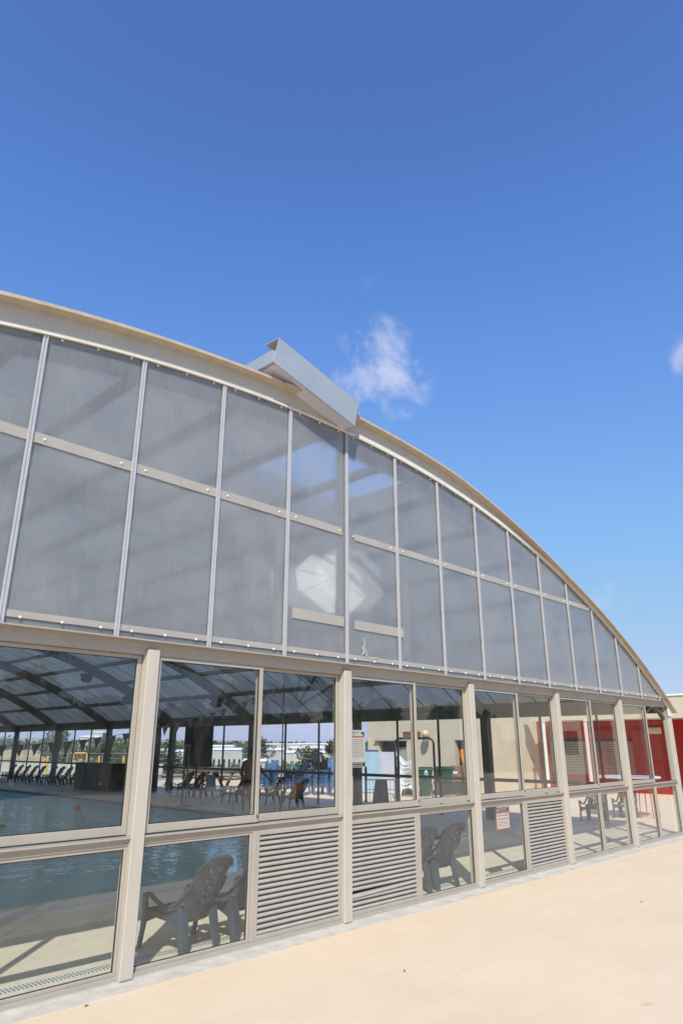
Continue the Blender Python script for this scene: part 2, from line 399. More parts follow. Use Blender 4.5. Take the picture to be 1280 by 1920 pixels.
def ground_z(x, y):
    d = max(0, math.hypot(x, y) - 35)
    if y < -10: d = max(0, d - 60)
    q = min(1, d / 140); q = q * q * (3 - 2 * q)
    z = -7 * q
    if d > 500:
        z += min(1, (d - 500) / 700) * (13 + 4 * sin(x * .004) + 3 * sin(y * .0061 + 1))
    return z - .03
xs = sorted(set([-3000, -1800, -900, -500, -300, -200, -120, -80, -60, -40, -20, XL, 0, 6, XR, 22, 32, 42, 52, 62, 75, 90, 110, 135, 170, 220, 300, 400, 550, 700, 850, 1000, 1200, 1500, 2000, 3000]))
ys = sorted(set([-3000, -1500, -700, -300, -150, -80, -40, -10, FY, 15, 25, YB, 50, 60, 72, 86, 100, 120, 150, 190, 240, 320, 420, 550, 700, 850, 1000, 1200, 1500, 2000, 3000]))
g = MB()
for i in range(len(xs) - 1):
    for j in range(len(ys) - 1):
        x0, x1, y0, y1 = xs[i], xs[i + 1], ys[j], ys[j + 1]
        if x0 >= XL and x1 <= XR and y0 >= FY and y1 <= YB: continue
        g.quad((x0, y0, ground_z(x0, y0)), (x1, y0, ground_z(x1, y0)), (x1, y1, ground_z(x1, y1)), (x0, y1, ground_z(x0, y1)))
struct(g, 'ground', 'terrain')
p = MB(); p.quad((-60, -45, 0), (42, -45, 0), (42, 4.83, 0), (-60, 4.83, 0)); p.quad((XR + .12, 4.83, 0), (42, 4.83, 0), (42, 30, 0), (XR + .12, 30, 0))
struct(p, 'paving', 'paving')
k = MB(); k.box(-6, XR + .12, 4.83, 5.0, -.05, .012); struct(k, 'kerb_strip', 'kerb')
k = MB(); k.box(-6, XR + .1, 5.0, 5.12, -.05, .022); struct(k, 'wall_footing', 'kerb')
dk = MB()
cp0, cp1 = .5, .3
DX0, DX1, DY0, DY1 = PLX0 - .65, PLX1 + .65, PLY0 - .65, PLY1 + .65
dk.quad((XL, 5.12, 0), (XR + .1, 5.12, 0), (XR + .1, DY0, 0), (XL, DY0, 0)); dk.quad((XL, DY1, 0), (XR + .1, DY1, 0), (XR + .1, YB, 0), (XL, YB, 0))
dk.quad((XL, DY0, 0), (DX0, DY0, 0), (DX0, DY1, 0), (XL, DY1, 0)); dk.quad((DX1, DY0, 0), (XR + .1, DY0, 0), (XR + .1, DY1, 0), (DX1, DY1, 0))
struct(dk, 'pool_deck', 'deck')
def ring(x0, x1, y0, y1, w, z0, z1, mb):
    mb.box(x0, x1, y0, y0 + w, z0, z1); mb.box(x0, x1, y1 - w, y1, z0, z1)
    mb.box(x0, x0 + w, y0 + w, y1 - w, z0, z1); mb.box(x1 - w, x1, y0 + w, y1 - w, z0, z1)
r_ = MB(); ring(DX0, DX1, DY0, DY1, .33, -.1, .006, r_); struct(r_, 'pool_coping', 'coping')
r_ = MB(); ring(DX0 + .33, DX1 - .33, DY0 + .33, DY1 - .33, .22, -.1, -.004, r_); struct(r_, 'pool_edge_tiles', 'deck')
r_ = MB(); ring(DX0 + .55, DX1 - .55, DY0 + .55, DY1 - .55, .1, -.12, -.03, r_); struct(r_, 'overflow_channel', 'lane_line')
b = MB(); z0 = -1.4
b.quad((PLX0, PLY0, z0), (PLX1, PLY0, z0), (PLX1, PLY1, z0), (PLX0, PLY1, z0))
for a, c in (((PLX0, PLY0), (PLX1, PLY0)), ((PLX1, PLY0), (PLX1, PLY1)), ((PLX1, PLY1), (PLX0, PLY1)), ((PLX0, PLY1), (PLX0, PLY0))):
    b.quad((a[0], a[1], z0), (c[0], c[1], z0), (c[0], c[1], -.05), (a[0], a[1], -.05))
struct(b, 'pool_basin', 'pool_tile')
for i in range(6):
    xx_ = PLX0 + 1 + i * 2.05
    l_ = MB(); l_.box(xx_, xx_ + .22, PLY0 + 1, PLY1 - 1, z0 + .004, z0 + .008); struct(l_, 'lane_line', 'lane_line')
w_ = MB(); w_.quad((PLX0, PLY0, -.06), (PLX1, PLY0, -.06), (PLX1, PLY1, -.06), (PLX0, PLY1, -.06)); struct(w_, 'pool_water', 'water')
dr = MB(); dr.box(XL, XR, 5.40, 5.49, -.02, .006); struct(dr, 'drain_grating', 'drain')
# sandy bank beyond the far corner
sb = MB(); nx, ny = 30, 10; vs = []; fs = []
for j in range(ny + 1):
    for i in range(nx + 1):
        u, v = i / nx, j / ny
        x, y = 30 + 34 * u, 100 - 2 * u + 22 * v
        zz = -4.2 + 5.0 * sin(pi * min(1, v * 1.05) * .95) ** .6 * min(1, 4 * (1 - u) + .0) + .2 * sin(i * 1.7 + j * 2.3)
        vs.append((x, y, zz))
for j in range(ny):
    for i in range(nx): a = j * (nx + 1) + i; fs.append((a, a + 1, a + nx + 2, a + nx + 1))
sb.add(vs, fs); struct(sb, 'sand_bank', 'sand', smooth=True)

# ---------------------------------------------------------------- the pool hall
ACX, AR, ATOP = 5.15, 17.0, 5.10
AZ = ATOP - AR
def arc_z(x, dr=0.0): return AZ + sqrt((AR + dr) ** 2 - (x - ACX) ** 2)
def ang(x, dr=0.0): return math.asin((x - ACX) / (AR + dr))
def arc_pt(a, r, y): return (ACX + r * sin(a), y, AZ + r * cos(a))
def arc_band(mb, x0, x1, r0, r1, y0, y1, n=48):
    a0, a1 = ang(x0), ang(x1)
    secs = []
    for i in range(n + 1):
        a = a0 + (a1 - a0) * i / n
        R0, R1 = (r0(ACX + AR * sin(a)) if callable(r0) else r0), (r1(ACX + AR * sin(a)) if callable(r1) else r1)
        c = Vector(arc_pt(a, AR + (R0 + R1) / 2, (y0 + y1) / 2)); nrm = Vector((sin(a), 0, cos(a)))
        secs.append((c, nrm * (R1 - R0) / 2, Vector((0, (y1 - y0) / 2, 0))))
    mb.loft(secs); return mb
AX0, AX1 = XL - .05, XR + .06
def LR(d): return lambda x: .165 + d - .17 * min(1, max(0, (x - 7.4) / 3.2))
hall = thing('pool_hall', 'glazed arched pool hall with milky gable panels, beige metal frames and louvres', 'building', (5.32, 5.06, 0))
# posts of the facade
for i, x in enumerate(PX):
    w = .055 if i < len(PX) - 1 else .065
    m = MB(); m.box(x - w, x + w, 4.99, 5.13, .02, 2.335); m.build('post', 'post', hall, bevel=.006)
# front beam and drip edge
m = MB(); m.box(XL, XR + .06, 5.024, 5.14, 2.336, 2.46); m.box(XL, XR + .06, 4.95, 5.0235, 2.392, 2.402); m.build('front_beam', 'frame', hall)
def frame_ring(mb, x0, x1, z0, z1, y0, y1, w, wb=None, wt=None):
    wb = wb or w; wt = wt or w
    mb.box(x0, x0 + w, y0, y1, z0, z1); mb.box(x1 - w, x1, y0, y1, z0, z1)
    mb.box(x0 + w, x1 - w, y0 + .002, y1 - .002, z0, z0 + wb); mb.box(x0 + w, x1 - w, y0 + .002, y1 - .002, z1 - wt, z1)
def window(x0, x1, z0, z1, y0, w, wb=None, wt=None, glass=True, name='window'):
    f = MB(); frame_ring(f, x0, x1, z0, z1, y0, y0 + .035, w, wb, wt); fo = f.build(name, 'frame', hall, bevel=.003)
    gk = MB(); a, b_ = (wb or w), (wt or w)
    frame_ring(gk, x0 + w - .001, x1 - w + .001, z0 + a - .001, z1 - b_ + .001, y0 + .012, y0 + .022, .007); gk.build('gasket', 'gasket', fo)
    if glass:
        p_ = MB(); p_.box(x0 + w + .006, x1 - w - .006, y0 + .0145, y0 + .0185, z0 + a + .006, z1 - b_ - .006); p_.build('pane', 'glass', fo)
    return fo
def louvre(x0, x1, z0, z1, bent=None):
    f = MB(); frame_ring(f, x0, x1, z0, z1, 5.03, 5.09, .035); fo = f.build('louvre_panel', 'frame', hall, bevel=.003)
    n = 18; h = (z1 - z0 - .07) / n
    sl = MB()
    for i in range(n):
        za = z0 + .035 + i * h
        tilt = 0
        dz = -.012 if bent == i else 0
        xa, xb = x0 + .035, x1 - .035
        pr = [(5.075, h * .98), (5.043, h * .60), (5.035, h * .36), (5.04, h * .10), (5.055, h * .07), (5.05, h * .36), (5.058, h * .56), (5.088, h * .92)]
        drop = .022 if bent == i else 0
        vs = [(xa, y_, za + zz) for y_, zz in pr] + [(xb, y_, za + zz - drop * 0) for y_, zz in pr]
        if bent == i: vs = [(x_, y_ - (.006 if x_ == xa else 0), z_ - (drop if x_ == xa else 0)) for x_, y_, z_ in vs]
        q = len(pr); sl.add(vs, [(k_, (k_ + 1) % q, q + (k_ + 1) % q, q + k_) for k_ in range(q)])
    sl.build('slats', 'rail', fo)
    bk = MB(); bk.box(x0 + .035, x1 - .035, 5.10, 5.104, z0 + .035, z1 - .035); bk.build('backing_screen', 'dark', fo)
for i in range(len(PX) - 1):
    xa, xb = PX[i] + .055, PX[i + 1] - .055
    if i == len(PX) - 2: xb = PX[i + 1] - .065
    xm = (xa + xb) / 2 + .01 - (.26 if i == 2 else 0)
    # sill rail assembly
    r_ = MB(); r_.box(xa, xb, 5.02, 5.10, .915, .948); r_.box(xa, xb, 5.035, 5.10, .885, .915); r_.box(xa, xb, 5.005, 5.03, .934, .948)
    r_.build('sill_rail', 'frame', hall)
    bs = MB(); bs.box(xa, xb, 5.01, 5.12, .022, .05); bs.build('base_rail', 'frame', hall)
    h_ = MB(); h_.box(xa, xb, 5.03, 5.12, 2.29, 2.336); h_.build('head_rail', 'frame', hall)
    # upper sliding windows: front sash on one side, rear sash on the other
    last_bay = (i == len(PX) - 2)
    window(xa + .004, xm + .028, .958, 2.288, 5.028, .04, .062, .03)
    if last_bay:      # right half stands open: its sash slid behind the left one
        window(xa + .02, xm + .018, .958, 2.288, 5.068, .04, .062, .03)
        j = MB(); j.box(xb - .035, xb, 5.03, 5.1, .958, 2.29); j.build('jamb', 'frame', hall)
    else:
        window(xm - .004, xb - .004, .958, 2.288, 5.068, .04, .062, .03)
    lt = MB(); lt.box(xm + .002, xm + .022, 5.018, 5.028, 1.0, 1.018); lt.build('latch', 'dark_frame', hall)
    # lower lights
    mu = MB(); mu.box(xm - .022, xm + .022, 5.025, 5.10, .05, .885); mu.build('mullion', 'frame', hall, bevel=.003)
    kinds = {0: 'gg', 1: 'gg', 2: 'gg', 3: 'gl', 4: 'lg', 5: 'gl', 6: 'gg', 7: 'gg'}[i]
    for kd, (x0, x1) in zip(kinds, ((xa, xm - .022), (xm + .022, xb))):
        if kd == 'g': window(x0, x1, .05, .885, 5.04, .024)
        else: louvre(x0, x1, .05, .885, bent=3 if i == 4 else None)
# gable panels, joint strips, rails, screws
XS = [1.79 + .88 * k for k in range(-6, 15)]
XS = [x for x in XS if XL - .1 < x < XR - .3]
edges = [XL + .0] + XS + [14.24]
for a, b_ in zip(edges[:-1], edges[1:]):
    if b_ - a < .1: continue
    n = 6; front = []
    xa, xb = a + .012, b_ - .012
    top = [(xa + (xb - xa) * i / n) for i in range(n + 1)]
    tz = [max(2.43, arc_z(x, -.035)) for x in top]
    vs = [(xa, 0, 2.405), (xb, 0, 2.405)] + [(x, 0, z) for x, z in zip(reversed(top), reversed(tz))]
    m = MB(); q = len(vs); V = [(x, 5.012, z) for x, _, z in vs] + [(x, 5.02, z) for x, _, z in vs]
    m.add(V, [tuple(range(q)), tuple(range(2 * q - 1, q - 1, -1))] + [(k_, (k_ + 1) % q, q + (k_ + 1) % q, q + k_) for k_ in range(q)])
    m.build('gable_panel', 'poly', hall)
for x in XS:
    zt = arc_z(x, -.04)
    if zt < 2.5: continue
    m = MB(); m.box(x - .022, x + .022, 4.993, 5.0008, 2.40, zt); m.box(x - .018, x - .008, 4.985, 4.993, 2.405, zt); m.box(x + .008, x + .018, 4.985, 4.993, 2.405, zt)
    m.build('joint_strip', 'strip', hall)
m = MB(); m.box(XL, 14.28, 5.0015, 5.0115, 2.455, 2.505); m.build('lower_bar', 'rail', hall)
def bar(x0, x1, z, h=.05, y0=5.0015):
    m = MB(); m.box(x0, x1, y0, y0 + .01, z - h, z + h); return m.build('cross_bar', 'rail', hall)
MIDZ = 3.84
xe = 11.55
bar(-1.0, 5.24, MIDZ, .043); bar(5.44, xe, MIDZ - .02, .039)
bar(4.53, 5.27, 2.84, .052); bar(5.44, 6.28, 2.83, .05)
def backcol(x, w, z0, z1, y=5.10, d=.08):
    m = MB(); m.box(x - w, x + w, y, y + d, z0, z1); m.build('gable_column', 'cap_white', hall, bevel=.005)
backcol(4.42, .075, 2.53, 3.70, 5.026, .05); backcol(6.385, .05, 2.55, 3.69, 5.026, .05)
for xx_ in (5.32, 9.98, .72): backcol(xx_, .06, 2.46, arc_z(xx_, -.05), 5.03 if xx_ == 5.32 else 5.06, .10)
# gusset at the foot of the central column
m = MB(); m.add([(5.05, 5.04, 2.51), (5.24, 5.04, 2.51), (5.24, 5.04, 2.85), (5.05, 5.07, 2.51), (5.24, 5.07, 2.51), (5.24, 5.07, 2.85)], [(0, 1, 2), (5, 4, 3), (0, 3, 4, 1), (1, 4, 5, 2), (2, 5, 3, 0)]); m.build('gusset', 'post', hall)
sc_me = None; n_screw = 0
def screw(x, z, y=5.0):
    global sc_me, n_screw
    if n_screw >= 99: return
    n_screw += 1
    if sc_me is None:
        m = MB(); m.lathe([(.0115, .004), (.0115, 0), (.0085, -.007), (.004, -.010), (.001, -.0105)], (0, 0, 0), 8, 'y'); o = m.build('screw', 'screw', hall, local=True, smooth=True); sc_me = o
    else:
        o = sc_me.copy(); COL.objects.link(o)
    o.location = Vector((x - 5.32, y - .003 - 5.06, z)) * S
vis = [a for a in edges if 1.5 < a]
for a, b_ in zip(vis[:-1], vis[1:]):
    far = a > 9
    for u in ((.15, .5, .85) if not far else (.2, .8)): screw(a + (b_ - a) * u, 2.458, 5.003)
    if a < xe - .3:
        for u in (.13, .87): screw(a + (b_ - a) * u, MIDZ - (.02 if a > 5.2 else 0), 5.003)
    for u in ((.15, .5, .85) if not far else (.25, .75)):
        xx_ = a + (b_ - a) * u; screw(xx_, arc_z(xx_) - .055, 5.003)
# arch beam seen from the front, trims and roof edge
VX0, VX1 = 4.25, 5.42
m = arc_band(MB(), AX0, AX1, -.03, lambda x: max(.03, LR(-.001)(x) + .03), 5.0, 5.04); m.build('arch_fascia', 'fascia', hall)
m = arc_band(MB(), AX0, 5.42, -.042, -.022, 4.975, 5.0); m.build('arch_trim', 'trim', hall)
m = arc_band(MB(), 5.5, AX1 - .05, -.042, .012, 4.975, 5.0); m.build('arch_trim', 'trim', hall)
m = arc_band(MB(), 5.46, AX1, -.235, -.20, 5.06, 5.14); m.build('arch_flange', 'inner', hall)
m = arc_band(MB(), AX0 - .25, VX0, LR(0), LR(.022), 4.90, 5.06); arc_band(m, AX0 - .25, VX0, LR(.022), LR(.04), 4.915, 5.06); m.build('roof_edge', 'lip', hall)
m = arc_band(MB(), VX1, AX1 + .08, LR(0), LR(.022), 4.90, 5.06); arc_band(m, VX1, AX1 + .08, LR(.022), LR(.04), 4.915, 5.06); m.build('roof_edge', 'lip', hall)
m = arc_band(MB(), VX0, VX1, LR(0), LR(.01), 4.87, 5.06); m.build('vent_curb', 'lip', hall)
# small bracket by the right haunch and the corner plate
m = MB(); bx = 12.55; m.box(bx - .06, bx + .03, 4.955, 5.0, arc_z(bx) - .02, arc_z(bx) + .11); m.build('bracket', 'trim', hall, bevel=.004)
m = MB(); m.box(XR - .09, XR + .08, 4.975, 5.01, 2.12, 2.44); m.build('corner_plate', 'trim', hall, bevel=.004)
# roof sheets per bay (two slopes either side of the vent), ribs and purlins
def sheet(x0, x1, y0, y1, dr=.17):
    m = MB(); a0, a1 = ang(x0), ang(x1); n = 26; vs = []; fs = []
    for i in range(n + 1):
        a = a0 + (a1 - a0) * i / n
        vs += [arc_pt(a, AR + dr, y0), arc_pt(a, AR + dr, y1)]
    for i in range(n): fs.append((2 * i, 2 * i + 1, 2 * i + 3, 2 * i + 2))
    m.add(vs, fs); return m.build('roof_sheet', 'roof', hall, solid=.01)
for j in range(len(COLY) - 1):
    y0, y1 = COLY[j] + (.045 if j == 0 else .0), COLY[j + 1]
    if j == 0:      # unseen gap right of the ridge vent, added to let sun onto the parasol
        sheet(AX0, VX0, y0, y1 - .002); sheet(7.15, AX1, y0, 6.9); sheet(VX1, AX1, 6.902, y1 - .002); sheet(VX0, VX1, 5.5, y1 - .002); sheet(VX1, 7.15, y0, 5.3)
    else: sheet(AX0, VX0, y0, y1 - .002); sheet(VX1, AX1, y0, y1 - .002)
for j, y in enumerate(COLY[1:]):
    m = arc_band(MB(), AX0 + .1, AX1 - .1, -.16, .12, y - .05, y + .05); m.build('arch_rib', 'inner', hall)
m = arc_band(MB(), AX0 + .1, AX1 - .1, -.16, .06, 5.17, 5.22)
m.build('arch_rib', 'inner', hall)
npur = 16
for i in range(npur + 1):
    a = ang(AX0 + .15) + (ang(AX1 - .15) - ang(AX0 + .15)) * i / npur
    c = Vector(arc_pt(a, AR + .12, 0)); t_ = Vector((cos(a), 0, -sin(a))) * .05; nr = Vector((sin(a), 0, cos(a))) * .045
    m = MB(); m.loft([(c + Vector((0, 5.06, 0)), t_, nr), (c + Vector((0, YB, 0)), t_, nr)]); m.build('purlin', 'inner', hall)
# raised vent flap on the ridge
fl0, fl1 = Vector((3.99, 4.80, 5.36)), Vector((5.235, 4.80, 5.06))
m = MB(); up = Vector((.075, 0, .32))
m.loft([(fl0 + up / 2, up / 2, Vector((0, .006, 0))), (fl1 + up / 2, up / 2, Vector((0, .006, 0)))]); fp = m.build('vent_flap', 'galv', hall)
m = MB(); T0 = fl0 + up; T1 = fl1 + up
m.quad(T0 + Vector((0, .0065, 0)), T1 + Vector((0, .0065, 0)), T1 + Vector((0, .2, 0)), T0 + Vector((-.02, .2, 0))); m.build('flap_cap', 'lip', fp, solid=.006)
m = MB(); c0 = fl0 + Vector((.02, .008, .01)); c1 = fl1 + Vector((0, .008, .01))
m.quad(c0, c1, c1 + Vector((0, .35, 0)), c0 + Vector((0, .35, 0))); m.build('flap_sheet', 'pale_sheet', fp, solid=.01)
m = MB(); m.box(fl0.x - .0, fl0.x + .05, 4.81, 13.0, fl0.z, fl0.z + .15); m.build('flap_rail', 'galv', fp)
m = MB(); m.tube([(4.02, 5.4, 5.34), (4.9, 5.4, 5.38)], .012, 6); m.build('flap_stay', 'galv', fp)
m = MB(); m.box(5.27, 5.36, 4.83, 4.90, 5.25, 5.33); m.tube([(5.31, 4.86, 5.33), (5.31, 4.86, 5.39)], .015, 6); m.build('hinge_bracket', 'galv', fp)
m = MB(); m.box(VX0 - .03, VX0 + .0, 5.06, 13.2, arc_z(VX0) + .14, arc_z(VX0) + .33); m.build('vent_curb', 'galv', hall)
m = MB(); m.box(VX1 - .03, VX1 + .0, 5.06, 13.2, arc_z(VX1) + .14, arc_z(VX1) + .31); m.build('vent_curb', 'galv', hall)
m = MB(); m.quad((VX0, 9.2, arc_z(VX0, .17)), (VX1, 9.2, arc_z(VX1, .17)), (VX1, YB, arc_z(VX1, .17)), (VX0, YB, arc_z(VX0, .17))); m.build('roof_sheet', 'roof', hall, solid=.01)
# side walls
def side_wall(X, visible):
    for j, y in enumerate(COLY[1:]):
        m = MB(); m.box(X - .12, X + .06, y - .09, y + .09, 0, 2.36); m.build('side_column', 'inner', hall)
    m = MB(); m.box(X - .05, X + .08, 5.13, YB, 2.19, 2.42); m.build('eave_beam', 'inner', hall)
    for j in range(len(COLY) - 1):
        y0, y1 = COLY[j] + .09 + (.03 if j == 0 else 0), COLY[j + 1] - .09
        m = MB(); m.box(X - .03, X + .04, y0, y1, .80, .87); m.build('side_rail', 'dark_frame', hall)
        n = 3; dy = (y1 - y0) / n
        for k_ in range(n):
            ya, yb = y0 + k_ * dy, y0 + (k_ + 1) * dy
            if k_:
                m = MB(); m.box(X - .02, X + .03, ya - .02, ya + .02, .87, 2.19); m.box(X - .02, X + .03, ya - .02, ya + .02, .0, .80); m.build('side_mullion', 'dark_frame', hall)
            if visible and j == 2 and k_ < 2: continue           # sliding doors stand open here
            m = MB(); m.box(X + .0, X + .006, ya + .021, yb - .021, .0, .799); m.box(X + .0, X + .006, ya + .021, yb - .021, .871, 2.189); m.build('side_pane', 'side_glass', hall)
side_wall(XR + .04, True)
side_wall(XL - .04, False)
# back gable
m = MB()
for x in [XL + 2.3 * k_ for k_ in range(9)]: m.box(x - .06, x + .06, YB - .06, YB + .06, 0, 2.36)
m.box(XL, XR, YB - .05, YB + .05, 2.36, 2.46); m.box(XL, XR, YB - .03, YB + .03, .8, .87); m.build('rear_frame', 'inner', hall)
m = MB(); top = [XL + (XR - XL) * i / 24 for i in range(25)]
vs = [(XL, YB, 2.46), (XR, YB, 2.46)] + [(x, YB, max(2.47, arc_z(x, .15))) for x in reversed(top)]
m.add(vs, [tuple(range(len(vs)))]); m.build('rear_gable', 'roof', hall, solid=.01)

# ---------------------------------------------------------------- chairs
def chair(name, label, cat, mat, high=True, loc=(0, 0, 0), rz=0):
    t = thing(name, label, cat, loc, rz)
    ht = .725 if high else .64
    # seat
    vs = []; fs = []; nu, nv = 8, 8
    for j in range(nv + 1):
        for i in range(nu + 1):
            u, v = i / nu * 2 - 1, j / nv
            x = u * (.205 + .01 * v); y = -.15 + .40 * v
            z = .255 + .035 * v + .018 * u * u - .012 * sin(pi * v) - (.02 if v > .95 else 0)
            vs.append((x, y, z))
    for j in range(nv):
        for i in range(nu):
            if high and j in (2, 5) and i in (2, 5): continue
            a = j * (nu + 1) + i; fs.append((a, a + 1, a + nu + 2, a + nu + 1))
    m = MB(); m.add(vs, fs); m.build('seat', mat, t, local=True, smooth=True, solid=.012)
    m = MB()    # apron under the seat, arched
    for sx in (-1, 1):
        m.loft([((sx * .205, -.16, .225), (.006, 0, 0), (0, 0, .05)), ((sx * .212, -.02, .25), (.006, 0, 0), (0, 0, .022)), ((sx * .214, .12, .262), (.006, 0, 0), (0, 0, .02)), ((sx * .215, .25, .24), (.006, 0, 0), (0, 0, .05))])
    m.loft([((-.21, .25, .25), (0, .006, 0), (0, 0, .045)), ((-.1, .262, .272), (0, .006, 0), (0, 0, .02)), ((.1, .262, .272), (0, .006, 0), (0, 0, .02)), ((.21, .25, .25), (0, .006, 0), (0, 0, .045))])
    m.build('apron', mat, t, local=True)
    # back with leaf-shaped cut-outs
    nu, nv = (22, 40) if high else (10, 14)
    vs = []; fs = []
    def bp(u, v):
        w = .155 + .04 * v + (.02 if v > .5 else 0) * (v - .5)
        rz_ = 1.0
        if v > .86: w *= sqrt(max(0, 1 - ((v - .86) / .16) ** 2 * .55))
        x = u * w
        y = -.13 - .235 * v - .03 * v * v + .035 * abs(u) ** 2.5
        z = .215 + (ht - .215) * v - .045 * abs(u) ** 3 * (1 if v > .85 else 0)
        return (x, y, z)
    for j in range(nv + 1):
        for i in range(nu + 1): vs.append(bp(i / nu * 2 - 1, j / nv))
    def hole(x, z):
        if not high: return False
        for zc in (.36, .44, .52, .60):
            for sx in (-1, 1):
                cx = sx * .048; dx, dz = x - cx, z - zc
                a_ = radians(52) ; ex, ez = dx * cos(a_) + sx * dz * sin(a_) * 1, -sx * dx * sin(a_) + dz * cos(a_)
                ex, ez = sx * dx * cos(a_) + dz * sin(a_), -sx * dx * sin(a_) + dz * cos(a_)
                if (ex / .032) ** 2 + (ez / .0105) ** 2 < 1: return True
            if (x / .011) ** 2 + ((z - zc - .03) / .015) ** 2 < 1: return True
        return False
    for j in range(nv):
        for i in range(nu):
            c = bp((i + .5) / nu * 2 - 1, (j + .5) / nv)
            if hole(c[0], c[2]): continue
            a = j * (nu + 1) + i; fs.append((a, a + 1, a + nu + 2, a + nu + 1))
    m = MB(); m.add(vs, fs); m.build('backrest', mat, t, local=True, smooth=True, solid=.006)
    for sx in (-1, 1):
        m = MB()   # rear leg: a broad tapering channel
        m.loft([((sx * .165, -.13, .33), (.045, 0, 0), (0, .012, 0)), ((sx * .165, -.165, .20), (.042, 0, 0), (0, .014, 0)), ((sx * .178, -.20, .0), (.03, 0, 0), (0, .016, 0))])
        m.loft([((sx * .205, -.10, .30), (.006, 0, 0), (0, .045, 0)), ((sx * .205, -.145, .18), (.006, 0, 0), (0, .028, 0)), ((sx * .207, -.19, .001), (.006, 0, 0), (0, .022, 0))])
        m.build('leg', mat, t, local=True, bevel=.003)
        m = MB()   # front leg running up into the arm
        m.loft([((sx * .235, .285, 0), (.014, 0, 0), (0, .018, 0)), ((sx * .228, .265, .14), (.015, 0, 0), (0, .02, 0)), ((sx * .222, .25, .27), (.017, 0, 0), (0, .028, 0)), ((sx * .232, .255, .36), (.014, 0, 0), (0, .026, 0)), ((sx * .236, .24, .405), (.014, 0, 0), (0, .02, 0))])
        m.build('leg', mat, t, local=True, bevel=.003)
        m = MB()
        pts = [(.236, .262, .385, .020), (.24, .235, .412, .026), (.24, .19, .412, .026), (.238, .11, .37, .024), (.23, .02, .335, .022), (.222, -.05, .335, .022), (.212, -.13, .375, .02), (.198, -.205, .445, .018), (.185, -.27, .53, .014)]
        m.loft([((sx * a_, b_, c_), (w_, 0, 0), (0, .002, .008)) for a_, b_, c_, w_ in pts])
        m.build('armrest', mat, t, local=True, bevel=.003)
    return t
ch0 = chair('lounge_chair', 'grey plastic high-backed chair, left one behind the lower window left of the louvres', 'chair', 'chair_grey', True, (3.83, 5.48, 0), radians(8))
ch0['group'] = 'grey chairs along the glass front'
for x, y, rz, lb in ((4.38, 5.50, radians(5), 'grey plastic high-backed chair half hidden by the leftmost louvre panel'),
                     (6.86, 5.53, radians(-4), 'grey plastic chair just right of the middle louvre panel, cut by its frame'),
                     (7.40, 5.53, radians(-4), 'grey plastic chair right of its twin behind the lower window right of the middle louvre'),
                     (15.8, 7.35, radians(100), 'dark chair with patterned back behind the first lower window right of the small louvre'),
                     (16.95, 7.1, radians(100), 'dark chair with patterned back behind the second lower window right of the small louvre')):
    place(copy_tree(ch0), (x, y, 0), rz, lb, 'grey chairs along the glass front')
chb = chair('lounge_chair', 'x', 'chair', 'chair_black')
ordn = ['first', 'second', 'third', 'fourth', 'fifth', 'sixth', 'seventh', 'eighth', 'ninth', 'tenth', 'eleventh', 'twelfth', 'thirteenth', 'fourteenth']
used = [False]
def black(x, y, rz, lb, grp='black chairs along the far glass wall'):
    o = chb if not used[0] else copy_tree(chb); used[0] = True
    return place(o, (x, y, 0), rz, lb, grp)
for i in range(5): black(13.75, 34.6 - i * .78, radians(90), 'black high-backed chair, %s from left of the five nearest the yellow excavator' % ordn[i])
for i in range(4): black(13.85, 30.6 - i * .72, radians(90), 'black high-backed chair, %s from left of the four beside the brown cabinet' % ordn[i])
for i, (x, y) in enumerate(((13.9, 20.6), (13.9, 19.95), (13.9, 19.3))): black(x, y, radians(88), 'black high-backed chair, %s from left of three beside the pool lift' % ordn[i])
black(13.3, 17.0, radians(80), 'black high-backed chair in front of the standing man')
black(13.75, 15.9, radians(75), 'black high-backed chair right of the standing man, before the blue stacks')
black(13.45, 14.6, radians(75), 'black high-backed chair with an orange towel hung over it')
# towels
m = MB(); vs = []
for j in range(9):
    v = j / 8
    for i in range(7):
        u = i / 6 - .5
        vs.append((13.62 - .20 * v + .02 * sin(i * 2), 14.6 + u * .34, .62 - .36 * v - .03 * sin(i * 1.9 + j)))
m.add(vs, [(j * 7 + i, j * 7 + i + 1, j * 7 + i + 8, j * 7 + i + 7) for j in range(8) for i in range(6)])
setp(m.build('towel', 'orange', solid=.01, smooth=True), 'orange towel draped on the black chair before the blue stacks', 'towel')
m = MB(); m.add([(13.6 + .06 * i + .01 * sin(j * 3), 14.05 + .055 * j, .03 + .018 * sin(i * 2.1 + j * 1.3)) for j in range(6) for i in range(6)], [(j * 6 + i, j * 6 + i + 1, j * 6 + i + 7, j * 6 + i + 6) for j in range(5) for i in range(5)])
setp(m.build('towel', 'pink', solid=.015), 'pink cloth lying crumpled on the deck before the blue stacks', 'towel')
